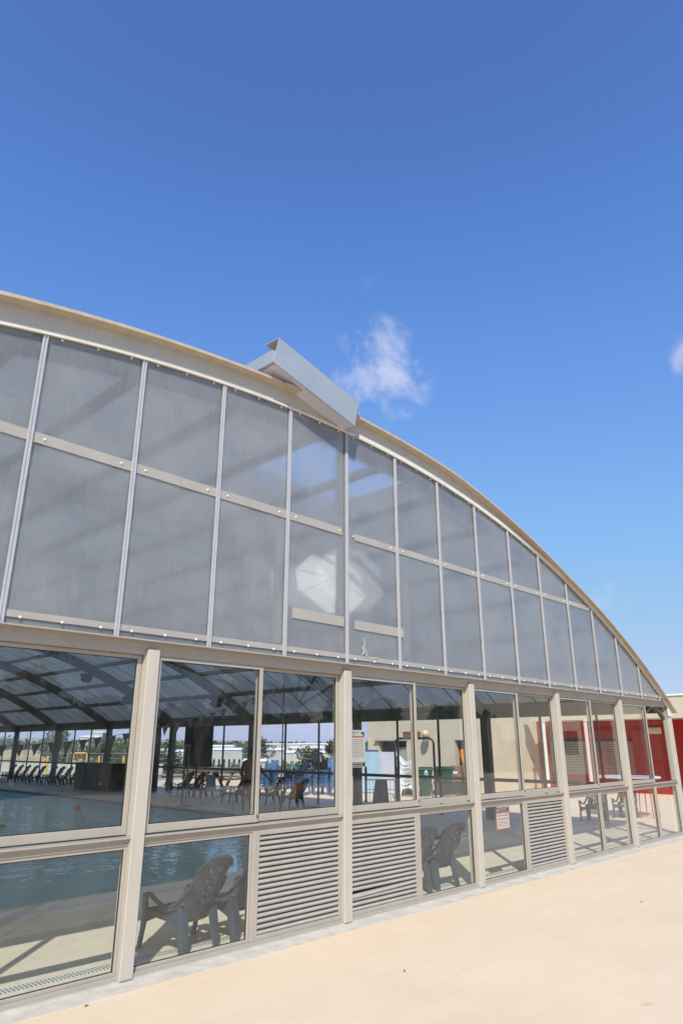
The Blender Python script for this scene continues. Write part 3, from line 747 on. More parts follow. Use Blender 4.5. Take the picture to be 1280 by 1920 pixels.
# stacks
chs = chair('stacking_chair', 'x', 'chair', 'chair_blue', False)
chk = chair('stacking_chair', 'x', 'chair', 'chair_black', False)
chw = chair('stacking_chair', 'x', 'chair', 'white', False)
u2 = {chs: 0, chk: 0, chw: 0}
def stack(x, y, rz, seq, where, grp):
    for i, src in enumerate(seq):
        o = src if not u2[src] else copy_tree(src); u2[src] = 1
        cname = {chs: 'blue', chk: 'black', chw: 'white'}[src]
        place(o, (x + random.uniform(-.01, .01), y + random.uniform(-.01, .01), i * .062), rz + random.uniform(-.03, .03), '%s chair, %s from the bottom of the %s' % (cname, ordn[i], where), grp)
G = 'stacked plastic chairs beyond the side glass'
stack(17.45, 17.75, radians(150), [chs] * 9 + [chk] * 4, 'tall stack topped with black chairs', G)
stack(17.5, 17.0, radians(150), [chs] * 9, 'rightmost blue stack', G)
stack(17.5, 18.55, radians(210), [chs] * 6, 'low blue stack left of the tallest one', G)
stack(16.4, 17.75, radians(75), [chs] * 5 + [chk] * 3, 'mixed blue and black stack', G)
stack(16.5, 19.3, radians(100), [chs] * 8, 'leftmost blue stack', G)
stack(19.25, 15.35, radians(200), [chw] * 12, 'white stack beside the green bins', 'white chairs stacked by the beige wall')

# ---------------------------------------------------------------- standing man
def skin_mesh(name, chains, mat, parent, sub=2):
    """chains: lists of (x,y,z,r); the first chain's first vertex is the root; later chains join at a shared coordinate"""
    vs = []; es = []; rs = []; idx = {}
    for ch in chains:
        pr = None
        for x, y, z, r in ch:
            k_ = (round(x, 4), round(y, 4), round(z, 4))
            if k_ not in idx: idx[k_] = len(vs); vs.append((x, y, z)); rs.append(r)
            if pr is not None: es.append((pr, idx[k_]))
            pr = idx[k_]
    me = bpy.data.meshes.new(name); me.from_pydata([tuple(Vector(v)) for v in vs], es, [])
    me.materials.append(M[mat]); o = bpy.data.objects.new(name, me); COL.objects.link(o); o.parent = parent
    md = o.modifiers.new('skin', 'SKIN'); md.use_smooth_shade = True
    me.skin_vertices  # layer made by the modifier
    if not me.skin_vertices: pass
    for i, sv in enumerate(me.skin_vertices[0].data):
        sv.radius = (rs[i], rs[i]); sv.use_root = (i == 0)
    s_ = o.modifiers.new('subdivision', 'SUBSURF'); s_.levels = sub; s_.render_levels = sub
    return o
man = thing('person', 'tanned bare-chested man in black swim trunks standing on the far pool deck', 'person', (11.95, 14.75, 0), HEAD - pi / 2)
# local axes: +x image right, +y away from camera; metres
body = [[(0, 0, .93, .135), (0, 0, 1.05, .125), (.02, .01, 1.20, .14), (.05, .03, 1.36, .15), (.08, .05, 1.47, .085), (.10, .07, 1.54, .055), (.11, .09, 1.60, .075), (.12, .11, 1.67, .088), (.12, .11, 1.74, .078)]]
for sx in (-1, 1):
    body.append([(0, 0, .93, .135), (sx * .10, 0, .86, .10), (sx * .11, .02, .66, .078), (sx * .11, .01, .48, .055), (sx * .115, -.02, .30, .056), (sx * .115, -.02, .10, .036), (sx * .12, 0, .05, .038), (sx * .13, .13, .035, .035), (sx * .13, .19, .03, .022)])
sh = (.05, .03, 1.36, .15)
body.append([sh, (.25, .10, 1.38, .062), (.36, .22, 1.20, .046), (.42, .30, 1.10, .040), (.52, .46, .98, .028), (.56, .52, .94, .026)])
body.append([sh, (-.15, .06, 1.38, .062), (-.20, .05, 1.15, .046), (-.20, .08, 1.06, .040), (-.14, .22, .88, .028), (-.12, .27, .83, .026)])
for hx, hy, hz, dx, dy, dz in ((.56, .52, .94, .05, .06, -.06), (-.12, .27, .83, .02, .06, -.06)):
    palm = (hx + dx * .7, hy + dy * .7, hz + dz * .7, .022)
    body.append([(hx, hy, hz, .026), palm])
    for k_, ln in enumerate((.9, 1.05, 1.0, .8)):
        ox = (k_ - 1.5) * .02
        body.append([palm, (palm[0] + dx * .5 + ox, palm[1] + dy * .45, palm[2] + dz * .5, .009), (palm[0] + dx * ln + ox * 1.1, palm[1] + dy * .7 * ln, palm[2] + dz * 1.1 * ln, .008), (palm[0] + dx * 1.25 * ln + ox * 1.1, palm[1] + dy * .6 * ln, palm[2] + dz * 1.7 * ln, .007)])
    body.append([(hx, hy, hz, .026), (hx - .03, hy + .03, hz - .03, .01), (hx - .035, hy + .06, hz - .06, .009)])
skin_mesh('body', body, 'skin', man)
tk = [[(0, .0, 1.02, .137), (0, 0, .93, .152), (0, 0, .90, .15)]] + [[(0, 0, .93, .152), (sx * .095, 0, .87, .118), (sx * .108, .015, .76, .102)] for sx in (-1, 1)]
skin_mesh('swim_trunks', tk, 'trunks', man)
m = MB(); hc = Vector((.12, .095, 1.74)) / S; vs = []; fs = []
for j in range(9):
    th = pi * .62 * j / 8
    for i in range(14): ph = 2 * pi * i / 14; vs.append((hc.x + .083 * sin(th) * cos(ph), hc.y + .095 * sin(th) * sin(ph) - .012 * j / 8, hc.z - .03 + .092 * cos(th)))
for j in range(8):
    for i in range(14): fs.append((j * 14 + i, j * 14 + (i + 1) % 14, (j + 1) * 14 + (i + 1) % 14, (j + 1) * 14 + i))
m.add(vs, fs); m.build('hair', 'hair', man, local=True, smooth=True)

# ---------------------------------------------------------------- pool-side fittings
lift = thing('pool_lift', 'grey steel pool lift with twin masts and a seat at the pool edge', 'pool lift', (11.6, 17.0, 0))
m = MB(); m.box(11.45, 11.75, 16.8, 17.25, 0, .03); m.build('base_plate', 'grey_tube', lift)
for dy in (0, .17):
    m = MB(); m.tube([(11.6, 16.95 + dy, .02), (11.6, 16.95 + dy, 1.58)], .022, 8); m.build('mast', 'grey_tube', lift)
m = MB(); m.box(11.57, 11.63, 16.9, 17.17, 1.56, 1.60); m.build('top_cap', 'grey_tube', lift)
m = MB(); m.tube([(11.6, 16.9, .42), (12.2, 16.45, .40)], .02, 8); m.build('arm', 'grey_tube', lift)
m = MB(); m.box(12.0, 12.4, 16.2, 16.6, .40, .44); m.build('seat', 'galv', lift, bevel=.01)
m = MB(); m.box(11.98, 12.02, 16.2, 16.6, .44, .82, Matrix.Rotation(-.15, 3, 'Y')); m.build('backrest', 'galv', lift, bevel=.01)
def handrail(x, y, dx, dy, lb):
    t = thing('pool_handrail', lb, 'handrail', (x, y, 0), 0, 'steel handrails at the pool steps')
    m = MB(); m.tube([(x, y, 0), (x, y, .56), (x - dx * .06, y - dy * .06, .60), (x - dx, y - dy, .18), (x - dx * 1.1, y - dy * 1.1, 0)], .014, 8); m.build('tube', 'chrome', t, smooth=True)
    for px_, py_ in ((x, y), (x - dx * 1.1, y - dy * 1.1)):
        m = MB(); m.lathe([(.035, 0), (.035, .01), (.018, .014)], (px_, py_, 0), 10); m.build('foot_flange', 'chrome', t)
handrail(11.62, 14.9, .55, -.35, 'steel handrail at the pool edge left of the standing man')
handrail(12.3, 14.1, .5, -.1, 'steel handrail at the pool edge right of the standing man')
# backstroke flags
FLY = 13.2
fl = thing('flag_line', 'sagging line of grey triangular pennants across the pool', 'bunting', (-1.1, FLY, 0))
def fz_(x): return 1.57 + (x - 4.6) ** 2 * .0285
m = MB(); m.tube([(-1.1 + 12.8 * i / 40, FLY, fz_(-1.1 + 12.8 * i / 40)) for i in range(41)], .005, 5); m.build('cord', 'pennant', fl)
for i in range(42):
    x = -.9 + i * .3; z = fz_(x)
    m = MB(); dxx = random.uniform(-.02, .02)
    m.add([(x - .085, FLY, z), (x + .085, FLY, z + .0), (x + dxx, FLY + random.uniform(-.03, .03), z - .21), (x, FLY + .015, z - .02)], [(0, 3, 2), (3, 1, 2), (0, 1, 3)]); m.build('pennant', 'pennant', fl, solid=.004)
for x, lb in ((-1.12, 'slim steel post holding the near-left end of the flag line'), (11.72, 'slim steel post holding the right end of the flag line')):
    m = MB(); m.tube([(x, FLY, 0), (x, FLY, fz_(x) + .03)], .016, 8); setp(m.build('flag_post', 'grey_tube'), lb, 'post')
m = MB(); m.lathe([(.001, -.09), (.05, -.075), (.085, -.03), (.085, .02), (.06, .07), (.02, .09)], (9.6, 19.1, -.03), 14)
setp(m.build('buoy', 'red_plastic', smooth=True), 'small red buoy floating in the pool', 'buoy')
m = MB(); m.tube([(5.6, 16.3, -.05), (6.1, 16.2, -.05), (6.6, 16.25, -.05)], .03, 8)
setp(m.build('float_tube', 'red_plastic', smooth=True), 'red swimming float lying on the water at the left edge', 'float')
# clock box with red digits, cabinet, dark blind
ck = thing('display_tower', 'tall dark cabinet with a red digital number display on top', 'display', (14.1, 23.2, 0))
m = MB(); m.box(13.85, 14.35, 22.75, 23.85, 0, 2.0); m.build('cabinet', 'dark_box', ck, bevel=.01)
m = MB(); m.box(13.9, 14.3, 22.7, 23.95, 2.0, 2.36); m.build('display_case', 'dark_box', ck, bevel=.01)
m = MB(); m.box(13.845, 13.85, 22.8, 23.8, 1.7, 1.85); m.build('label_band', 'blue_box', ck)
SEG = {'3': 'abgcd', '4': 'fgbc'}
def digit(ch, yc, w=.2, h=.24):
    m = MB(); x0, x1 = 13.888, 13.899; zc = 2.18; t_ = .018
    for s_ in SEG[ch]:
        if s_ in 'agd':
            z = {'a': zc + h / 2, 'g': zc, 'd': zc - h / 2}[s_]; m.box(x0, x1, yc - w / 2, yc + w / 2, z - t_, z + t_)
        else:
            yy_ = yc + (w / 2 if s_ in 'fe' else -w / 2); za, zb = (zc + t_, zc + h / 2 - t_) if s_ in 'fb' else (zc - h / 2 + t_, zc - t_)
            m.box(x0, x1, yy_ - t_, yy_ + t_, za, zb)
    m.build('digit', 'digits', ck)
digit('3', 23.6); digit('4', 23.2)
cb = thing('cabinet', 'low brown equipment cabinet against the far glass wall', 'cabinet', (13.6, 25.6, 0))
m = MB(); m.box(13.3, 13.9, 24.2, 27.0, 0, .92); m.build('body', 'cabinet', cb, bevel=.01)
m = MB(); m.box(13.27, 13.93, 24.15, 27.05, .92, .95); m.build('top', 'dark_box', cb)
for i in range(3):
    m = MB(); m.box(13.285, 13.298, 24.25 + i * .92, 25.08 + i * .92, .06, .88); m.build('door', 'cabinet', cb)
bl = MB(); bl.box(14.50, 14.52, 19.85, 21.5, .88, 2.19); setp(bl.build('window_blind', 'banner_dark'), 'dark blind hanging in the side glass wall behind the pool lift', 'blind')
for x, y, rz, lb in ((12.45, 22.15, 0, 'dark floodlight hanging under the roof at the upper left, nearer the middle'), (9.9, 17.7, 0, 'dark floodlight hanging under the roof in the first bay, right one'), (8.05, 13.2, .3, 'large dark floodlight under the roof at the top of the second bay'), (12.9, 17.7, 0, 'small dark floodlight on the rib right of the second bay mullion'), (10.9, 22.2, 0, 'dark floodlight hanging under the roof in the first bay, left one')):
    z = arc_z(x, -.18)
    t = thing('floodlight', lb, 'light', (x, y, z), rz, 'floodlights under the roof ribs')
    m = MB(); m.tube([(x, y, z), (x, y, z - .10)], .015, 6); m.build('stem', 'dark_box', t)
    m = MB(); m.box(x - .15, x + .15, y - .22, y - .05, z - .34, z - .10, Matrix.Rotation(.5, 3, 'X')); m.build('housing', 'dark_box', t, bevel=.01)
    m = MB(); m.box(x - .17, x + .17, y - .03, y + .02, z - .16, z - .10); m.build('bracket', 'dark_box', t)
cc = thing('security_camera', 'small dark security camera under the roof near the right of the middle bays', 'camera', (12.9, 9.1, arc_z(12.9, -.18)))
zc = arc_z(12.9, -.18)
m = MB(); m.tube([(12.9, 9.1, zc), (12.9, 9.1, zc - .12)], .012, 6); m.build('stem', 'dark_box', cc)
m = MB(); m.box(12.75, 12.95, 8.95, 9.03, zc - .2, zc - .12, Matrix.Rotation(.35, 3, 'Y')); m.build('housing', 'dark_box', cc, bevel=.006)
# octagonal white parasol canopy behind the gable
uc = Vector((7.08, 7.0, 3.87))
um = thing('parasol', 'white octagonal parasol canopy showing blurred behind the middle gable panels', 'parasol', tuple(uc))
nrm = Vector((-.42, -.78, .48)).normalized(); ax = nrm.cross(Vector((0, 0, 1))).normalized(); ay = ax.cross(nrm)
m = MB(); R8 = .55; rim = [uc + (ax * cos(pi / 8 + k_ * pi / 4) * 1.0 + ay * sin(pi / 8 + k_ * pi / 4) * 1.12) * R8 for k_ in range(8)]; tip = uc + nrm * .12
m.add([tip] + rim, [(0, 1 + k_, 1 + (k_ + 1) % 8) for k_ in range(8)]); m.build('canopy', 'umbrella', um, solid=.008)
for k_ in range(8):
    m = MB(); m.tube([tip + nrm * .008, rim[k_] + nrm * .008], .005, 5); m.build('rib', 'galv', um)
m = MB(); m.tube([tip, uc - nrm * .8], .015, 6); m.build('shaft', 'galv', um)
# caught nest of string on the lower bar
m = MB(); pts = []; rnd = random.Random(4); cx_, cz_ = 5.57, 2.58
for i in range(34):
    cx_ += rnd.uniform(-.03, .03) + (5.57 - cx_) * .3; cz_ += rnd.uniform(-.045, .045) + (2.575 - cz_) * .15; pts.append((cx_, 4.985 + rnd.uniform(-.004, .004), cz_))
pts += [(5.6, 4.985, 2.52), (5.66, 4.983, 2.50), (5.74, 4.985, 2.50), (5.80, 4.985, 2.515)]
m.tube(pts, .0016, 4); setp(m.build('string', 'trim'), 'tangle of pale string caught on a gable panel above the front beam', 'string')

for x, y, rz, lb in ((2.62, 4.78, .3, 'curled dry leaf on the kerb strip left of the first full post'), (4.6, 3.75, .7, 'small dark leaf alone on the open cream paving'), (8.2, 3.4, 2.0, 'small dry leaf on the paving before the middle louvre')):
    t = thing('leaf', lb, 'leaf', (x, y, .004), rz, 'dry leaves on the paving')
    m = MB(); m.add([(-.02, 0, .002), (-.007, .006, .005), (.01, .0055, .006), (.021, 0, .003), (.01, -.006, .006), (-.007, -.0055, .004), (0, 0, .002)], [(0, 1, 6), (1, 2, 6), (2, 3, 6), (3, 4, 6), (4, 5, 6), (5, 0, 6)]); m.build('blade', 'wood', t, local=True, solid=.001)
# signs on the glass
def sign(x0, x1, z0, z1, lb, style, y=5.112):
    t = thing('sign', lb, 'sign', ((x0 + x1) / 2, y, z0))
    m = MB(); m.box(x0, x1, y, y + .004, z0, z1); m.build('board', 'sign_board', t)
    W, H = x1 - x0, z1 - z0; yf = y - .0015
    def bar_(u0, u1, v0, v1, mat, q=0):
        m = MB()
        if q:
            uu = u0
            while uu < u1 - .01:
                w = random.uniform(.04, .13); ue = min(u1, uu + w); m.box(x0 + uu * W, x0 + ue * W, yf - q * .0005, y - .0002, z0 + v0 * H, z0 + v1 * H); uu = ue + .025
        else: m.box(x0 + u0 * W, x0 + u1 * W, yf, y - .0002, z0 + v0 * H, z0 + v1 * H)
        return m
    if style == 0:
        a = bar_(.12, .62, .93, .955, None, 1); b_ = bar_(.15, .35, .88, .905, None, 1); a.add(b_.v, b_.f)
        for i in range(10):
            b_ = bar_(.1 + (.08 if i > 5 else 0), .9, .74 - i * .051, .752 - i * .051, None, 1); a.add(b_.v, b_.f)
        a.mi = [0] * len(a.f); a.build('lettering', 'sign_grey', t)
        a = bar_(.08, .92, .80, .84, None, 1); a.mi = [0] * len(a.f); a.build('heading', 'sign_red', t)
        bar_(.02, .98, .02, .13, None).build('footer', 'sign_dark', t)
        m = bar_(.1, .8, .09, .105, None, 3); b_ = bar_(.15, .85, .045, .06, None, 3); m.add(b_.v, b_.f); m.build('footer_lettering', 'sign_board', t)
        m = bar_(.72, .93, .90, .95, None); b_ = bar_(.84, .95, .85, .90, None); m.add(b_.v, b_.f); m.build('emblem', 'sign_dark', t)
    else:
        m = MB(); frame_ring(m, x0, x1, z0, z1, y - .003, y - .0002, .012); m.build('border', 'sign_red', t)
        a = bar_(.2, .75, .84, .89, None, 1)
        for v in (.77, .60, .45): b_ = bar_(.12, .9, v, v + .05, None, 1); a.add(b_.v, b_.f)
        a.build('heading', 'sign_red', t)
        a = bar_(.12, .85, .33, .36, None, 1)
        for v in (.24, .16): b_ = bar_(.15, .88, v, v + .025, None, 1); a.add(b_.v, b_.f)
        a.build('lettering', 'sign_grey', t)
        m = bar_(.80, .93, .82, .93, None); m.build('emblem', 'sign_dark', t)
    return t
sign(5.47, 5.71, 1.375, 1.745, 'tall notice with red heading and dark footer on the upper glass beside the central post', 0)
sign(8.18, 8.50, .575, .835, 'small white red-bordered notice in the lower window left of the small louvre', 1)

# ---------------------------------------------------------------- beyond the side wall: yard, service building
bd = thing('service_building', 'beige rendered flat-roofed building with a red recessed porch', 'building', (23, 10, 0))
BX, BT = 21.5, 3.11
m = MB()
def wall_with_holes(mb, x0, x1, y0, y1, z1, holes):
    ycuts = sorted(set([y0, y1] + [h for a in holes for h in a[:2]]))
    for a, b_ in zip(ycuts[:-1], ycuts[1:]):
        hs = [h for h in holes if h[0] <= a + 1e-6 and h[1] >= b_ - 1e-6]
        if not hs: mb.box(x0, x1, a, b_, 0, z1)
        else:
            h = hs[0]
            if h[2] > 0: mb.box(x0, x1, a, b_, 0, h[2])
            mb.box(x0, x1, a, b_, h[3], z1)
wall_with_holes(m, BX, BX + .3, 13.9, 19.1, BT, [(17.15, 18.5, .86, 1.72), (14.45, 14.95, 0, 1.75)])
m.box(BX + .3, 25.8, 13.9, 14.15, 0, BT); m.box(BX + .3, 29, 18.85, 19.1, 0, BT - .1); m.box(28.8, 29, -2, 18.85, 0, BT - .1)
m.build('wall', 'wall_beige', bd)
m = MB(); m.box(24.05, 24.3, -2, 13.3, 2.42, BT); m.box(24.3, 28.8, -2, 13.3, 2.42, 2.52); m.build('porch_lintel', 'wall_beige', bd)
m = MB(); m.box(24.01, 24.35, -2.05, 13.34, BT, BT + .05); m.box(BX - .04, BX + .36, 13.86, 19.14, BT, BT + .05); m.build('coping_cap', 'cap_white', bd)
m = MB(); SY0, SY1 = 10.22, 13.38
m.box(25.6, 25.85, -2, SY0, 0, 2.60); m.box(25.6, 25.85, SY1, 13.89, 0, 2.60)
m.box(25.6, 25.85, SY0, SY1, 1.83, 2.60); m.box(25.6, 25.85, SY0, SY1, 0, .55); m.build('porch_wall', 'wall_red', bd)
sh_ = MB()
for i in range(20): sh_.box(25.62, 25.66, SY0, SY1, .56 + i * .058, .60 + i * .058)
sw = sh_.build('roller_shutter', 'shutter', bd)
m = MB(); m.box(25.68, 25.7, SY0, SY1, .55, 1.85); m.build('shutter_backing', 'dark_box', sw)
m = MB(); m.box(25.54, 25.6, 9.15, 9.65, 1.95, 2.17); m.build('porch_lamp', 'lamp_lens', bd, bevel=.02)
wf = MB(); wf.box(BX + .20, BX + .22, 17.15, 18.5, .86, 1.72); wo = wf.build('window', 'dark_glass', bd)
m = MB(); m.box(BX + .1, BX + .19, 17.15, 17.8, .90, 1.5); m.build('blind', 'shutter', wo)
m = MB(); m.box(BX - .03, BX + .2, 17.1, 18.55, .83, .86); m.build('sill', 'cap_white', wo)
m = MB(); m.box(BX - .12, BX + .3, 17.1, 18.7, 1.72, 1.75); m.build('hood', 'dark_frame', wo)
m = MB(); m.box(BX + .25, BX + .29, 14.45, 14.95, 0, 1.75); m.build('door', 'dark', bd)  # near-black panel in the open doorway, its inner shade put into the colour
for y_ in (14.15,):
    m = MB(); m.tube([(BX - .04, y_, .05), (BX - .04, y_, 2.9)], .035, 8); m.build('drainpipe', 'wall_beige', bd)
m = MB(); m.box(BX + .3, 28.8, 14.16, 18.84, BT - .35, BT - .25); m.build('roof', 'kerb', bd)
for y_, lb in ((12.72, 'white round pillar carrying the porch edge, left of the two seen through the glass'), (11.12, 'white round pillar carrying the porch edge, right of the two seen through the glass')):
    m = MB(); m.lathe([(.09, 0), (.09, .04), (.065, .06), (.065, 2.36), (.09, 2.38), (.09, 2.42)], (23.94, y_, 0), 14); setp(m.build('pillar', 'trim', smooth=False), lb, 'pillar')
wl_ = thing('wall_lamp', 'yellowish round lamp mounted on the beige wall above the white chair stack', 'lamp', (21.4, 16.05, 1.75))
m = MB(); m.tube([(21.5, 16.05, 1.85), (21.3, 16.05, 1.85)], .02, 6); m.build('arm', 'galv', wl_)
m = MB(); m.lathe([(.02, .14), (.12, .10), (.15, 0), (.12, -.10), (.02, -.12)], (21.25, 16.05, 1.97), 12); m.build('globe', 'lamp_lens', wl_, smooth=True)
m = MB(); m.lathe([(.14, .06), (.10, -.06), (.02, -.12)], (21.25, 16.05, 1.78), 12); m.build('base', 'galv', wl_)
# shower arch
fa = thing('arch_stand', 'black tubular arch with a small brown box on its top bar outside the side glass', 'arch frame', (17.6, 13.7, 0))
m = MB(); y0, y1 = 14.5, 13.0
m.tube([(17.6, y0, 0), (17.6, y0, 1.62), (17.6, y0 - .05, 1.73), (17.6, y0 - .16, 1.78), (17.6, y1 + .16, 1.78), (17.6, y1 + .05, 1.73), (17.6, y1, 1.62), (17.6, y1, 0)], .035, 8); m.build('frame', 'black_steel', fa, smooth=True)
m = MB(); m.box(17.5, 17.7, 13.55, 14.1, 1.76, 1.98); m.build('box', 'wood', fa, bevel=.01)
def bin_(x, y, rz, lb):
    t = thing('wheelie_bin', lb, 'bin', (x, y, 0), rz, 'green wheelie bins by the beige wall')
    m = MB(); m.loft([((0, 0, .06), (.17, 0, 0), (0, .17, 0)), ((0, 0, .80), (.23, 0, 0), (0, .24, 0))]); m.build('body', 'green_bin', t, local=True, bevel=.02)
    m = MB(); m.loft([((0, -.02, .80), (.25, 0, 0), (0, .27, 0)), ((0, -.02, .84), (.25, 0, 0), (0, .27, 0)), ((0, -.02, .90), (.18, 0, 0), (0, .2, 0))]); m.build('lid', 'green_bin', t, local=True, bevel=.01)
    for sx in (-.2, .2):
        m = MB(); m.lathe([(.09, -.02), (.09, .02)], (sx, .2, .09), 12, 'x'); m.build('wheel', 'tyre', t, local=True)
bin_(19.3, 14.65, .6, 'green wheelie bin in front, with a grey bag tied at its rim')
bin_(20.1, 14.5, 1.2, 'second green wheelie bin, behind and right of the first')
m = MB(); m.lathe([(.02, .1), (.07, .05), (.08, -.04), (.03, -.1)], (19.05, 14.42, .72), 10); setp(m.build('bag', 'galv', smooth=True), 'small grey bag tied to the rim of the front green bin', 'bag')
for i, (x, y, h_, lb) in enumerate(((20.7, 14.35, .92, 'left of two tall brown boxes beside the green bins'), (20.9, 13.95, .9, 'right of two tall brown boxes beside the green bins'))):
    t = thing('box', lb, 'box', (x, y, 0), .3, 'brown boxes by the wall')
    m = MB(); m.box(-.2, .2, -.18, .18, 0, h_); m.build('carton', 'cardboard', t, local=True, bevel=.01)
    m = MB(); m.box(-.205, .205, -.03, .03, h_, h_ + .004); m.box(-.204, -.2, -.08, .08, h_ - .25, h_ - .18); m.build('tape', 'cap_white', t, local=True)
# hanging orange cloth in the doorway, a broom, a bag
m = MB(); m.add([(21.4 + .04 * sin(j * .9 + i), 14.55 + (.13 - .05 * abs(j - 2) / 6) * (i / 4 - .5) + .02 * sin(j), 1.45 - .12 * j) for j in range(9) for i in range(5)], [(j * 5 + i, j * 5 + i + 1, j * 5 + i + 6, j * 5 + i + 5) for j in range(8) for i in range(4)])
setp(m.build('hanging_cloth', 'orange', solid=.02), 'orange cloth hanging in the dark doorway of the beige wall', 'cloth')
# crowd barrier
ba = thing('crowd_barrier', 'dark metal crowd barrier with vertical bars and grey screen before the green bins', 'barrier', (18.2, 12.9, 0))
P0, P1 = Vector((17.72, 13.2, 0)), Vector((18.85, 12.62, 0))
def bpnt(u, z): q = P0.lerp(P1, u); return (q.x, q.y, z)
m = MB(); m.tube([bpnt(0, 0), bpnt(0, .46), bpnt(.03, .52), bpnt(.97, .52), bpnt(1, .46), bpnt(1, 0)], .018, 8); m.tube([bpnt(0, .1), bpnt(1, .1)], .012, 6); m.build('frame', 'black_steel', ba)
for i in range(1, 14):
    m = MB(); m.tube([bpnt(i / 14, .1), bpnt(i / 14, .51)], .007, 5); m.build('bar', 'black_steel', ba)
m = MB(); a, b_ = Vector(bpnt(.08, .2)), Vector(bpnt(.9, .5)); m.quad(bpnt(.08, .2), bpnt(.9, .2), bpnt(.9, .5), bpnt(.08, .5)); m.build('screen', 'banner_dark', ba, solid=.01)
# sheets, fence panel and leaning lounger back
for ya, yb, mt, lb in ((16.45, 17.3, 'blue_sheet', 'pale blue corrugated plastic sheet standing before the beige wall'), (15.6, 16.45, 'pale_sheet', 'pale lilac corrugated plastic sheet right of the blue one')):
    m = MB(); n = 28; vs = []
    for i in range(n + 1):
        yy_ = ya + (yb - ya) * i / n; vs += [(19.15 + .014 * (i % 2), yy_, .03), (19.15 + .014 * (i % 2), yy_, 1.36)]
    m.add(vs, [(2 * i, 2 * i + 1, 2 * i + 3, 2 * i + 2) for i in range(n)]); setp(m.build('plastic_sheet', mt, solid=.008), lb, 'sheet')
m = MB(); m.box(19.3, 19.6, 16.9, 17.35, 1.32, 1.42, ); setp(m.build('crate_lid', 'blue_box', bevel=.03), 'blue plastic case lying atop the pale blue sheet', 'case')
m = MB(); m.box(19.3, 19.7, 16.85, 17.4, 0, 1.32); setp(m.build('storage_box', 'blue_sheet', bevel=.02), 'tall pale box behind the blue plastic sheet', 'box')
fe = thing('garden_fence', 'black steel fence panel with thin rails before the blue plastic sheet', 'fence', (16.3, 14.1, 0))
Q0, Q1 = Vector((16.1, 14.4, 0)), Vector((16.75, 13.75, 0))
for u in (0, 1):
    q = Q0.lerp(Q1, u); m = MB(); m.box(q.x - .025, q.x + .025, q.y - .025, q.y + .025, 0, .98); m.build('post', 'black_steel', fe)
for z in (.35, .62): 
    m = MB(); m.tube([tuple(Q0 + Vector((0, 0, z))), tuple(Q1 + Vector((0, 0, z)))], .022 if z > .5 else .01, 6); m.build('rail', 'black_steel', fe)
for i in range(1, 9):
    q = Q0.lerp(Q1, i / 9); m = MB(); m.tube([(q.x, q.y, .05), (q.x, q.y, .62)], .006, 5); m.build('bar', 'black_steel', fe)
m = MB(); m.loft([((15.35, 13.2, 0), (.17, -.17, 0), (.006, .006, 0)), ((15.5, 13.3, .62), (.12, -.12, 0), (.006, .006, 0)), ((15.53, 13.32, .68), (.10, -.10, 0), (.006, .006, 0))])
setp(m.build('float_board', 'chair_grey', bevel=.004), 'grey board leaning upright beside the black fence panel', 'board')
# hose heap
m = MB(); pts = [(20.0 + .45 * cos(i * .5) * (1 - i * .004), 16.1 + .5 * sin(i * .53), .04 + .0016 * i) for i in range(80)]
m.tube(pts, .028, 6); setp(m.build('hose', 'hose_blue', smooth=True), 'coil of dark teal hose on the ground at the foot of the beige wall', 'hose')
m = MB(); pts = [(19.9 + .4 * cos(i * .6 + 1), 15.5 + .36 * sin(i * .55), .04 + .002 * i) for i in range(50)]
m.tube(pts, .025, 6); setp(m.build('hose', 'yellow', smooth=True), 'coil of yellow hose right of the teal one', 'hose')
# round table with red stool inside the corner
tb = thing('round_table', 'pale round table top beyond the right end windows', 'table', (17.4, 7.2, 0))
m = MB(); m.lathe([(.02, .84), (.75, .84), (.77, .86), (.75, .885), (.02, .89)], (17.4, 7.2, 0), 28); m.build('tabletop', 'table_top', tb)
m = MB(); m.tube([(17.4, 7.2, 0), (17.4, 7.2, .85)], .04, 8); m.lathe([(.3, 0), (.28, .03), (.05, .05)], (17.4, 7.2, 0), 16); m.build('leg', 'grey_tube', tb)
stl = thing('stool', 'red topped stool beside the pale round table', 'stool', (17.4, 6.75, 0))
m = MB(); m.box(17.15, 17.65, 6.6, 6.9, .68, .78); m.build('seat', 'red_plastic', stl, bevel=.02)
for dx, dy in ((-.2, -.15), (.2, -.15), (-.2, .15), (.2, .15)):
    m = MB(); m.tube([(17.4 + dx * .8, 6.75 + dy * .8, .68), (17.4 + dx, 6.75 + dy, 0)], .014, 6); m.build('leg', 'red', stl)
# wooden picnic tables beyond
def picnic(x, y, rz, lb):
    t = thing('picnic_table', lb, 'picnic table', (x, y, 0), rz, 'wooden picnic tables beyond the side glass')
    m = MB()
    for i in range(5): m.box(-.9, .9, -.36 + i * .15, -.23 + i * .15, .6, .635)
    m.build('tabletop', 'wood', t, local=True)
    for sy in (-1, 1):
        m = MB(); m.box(-.9, .9, sy * .65 - .12, sy * .65 + .12, .36, .39); m.build('bench', 'wood', t, local=True)
    for sx in (-.65, .65):
        m = MB(); m.loft([((sx, -.62, 0), (.04, 0, 0), (0, .05, 0)), ((sx, -.2, .6), (.04, 0, 0), (0, .05, 0))]); m.build('leg', 'wood', t, local=True)
        m = MB(); m.loft([((sx, .62, 0), (.04, 0, 0), (0, .05, 0)), ((sx, .2, .6), (.04, 0, 0), (0, .05, 0))]); m.build('leg', 'wood', t, local=True)
        m = MB(); m.box(sx + .041, sx + .09, -.75, .75, .30, .36); m.build('crossbeam', 'wood', t, local=True)
picnic(17.6, 23.2, radians(100), 'brown wooden picnic table left of the standing man')
picnic(17.4, 25.4, radians(95), 'brown wooden picnic table behind the pool lift')
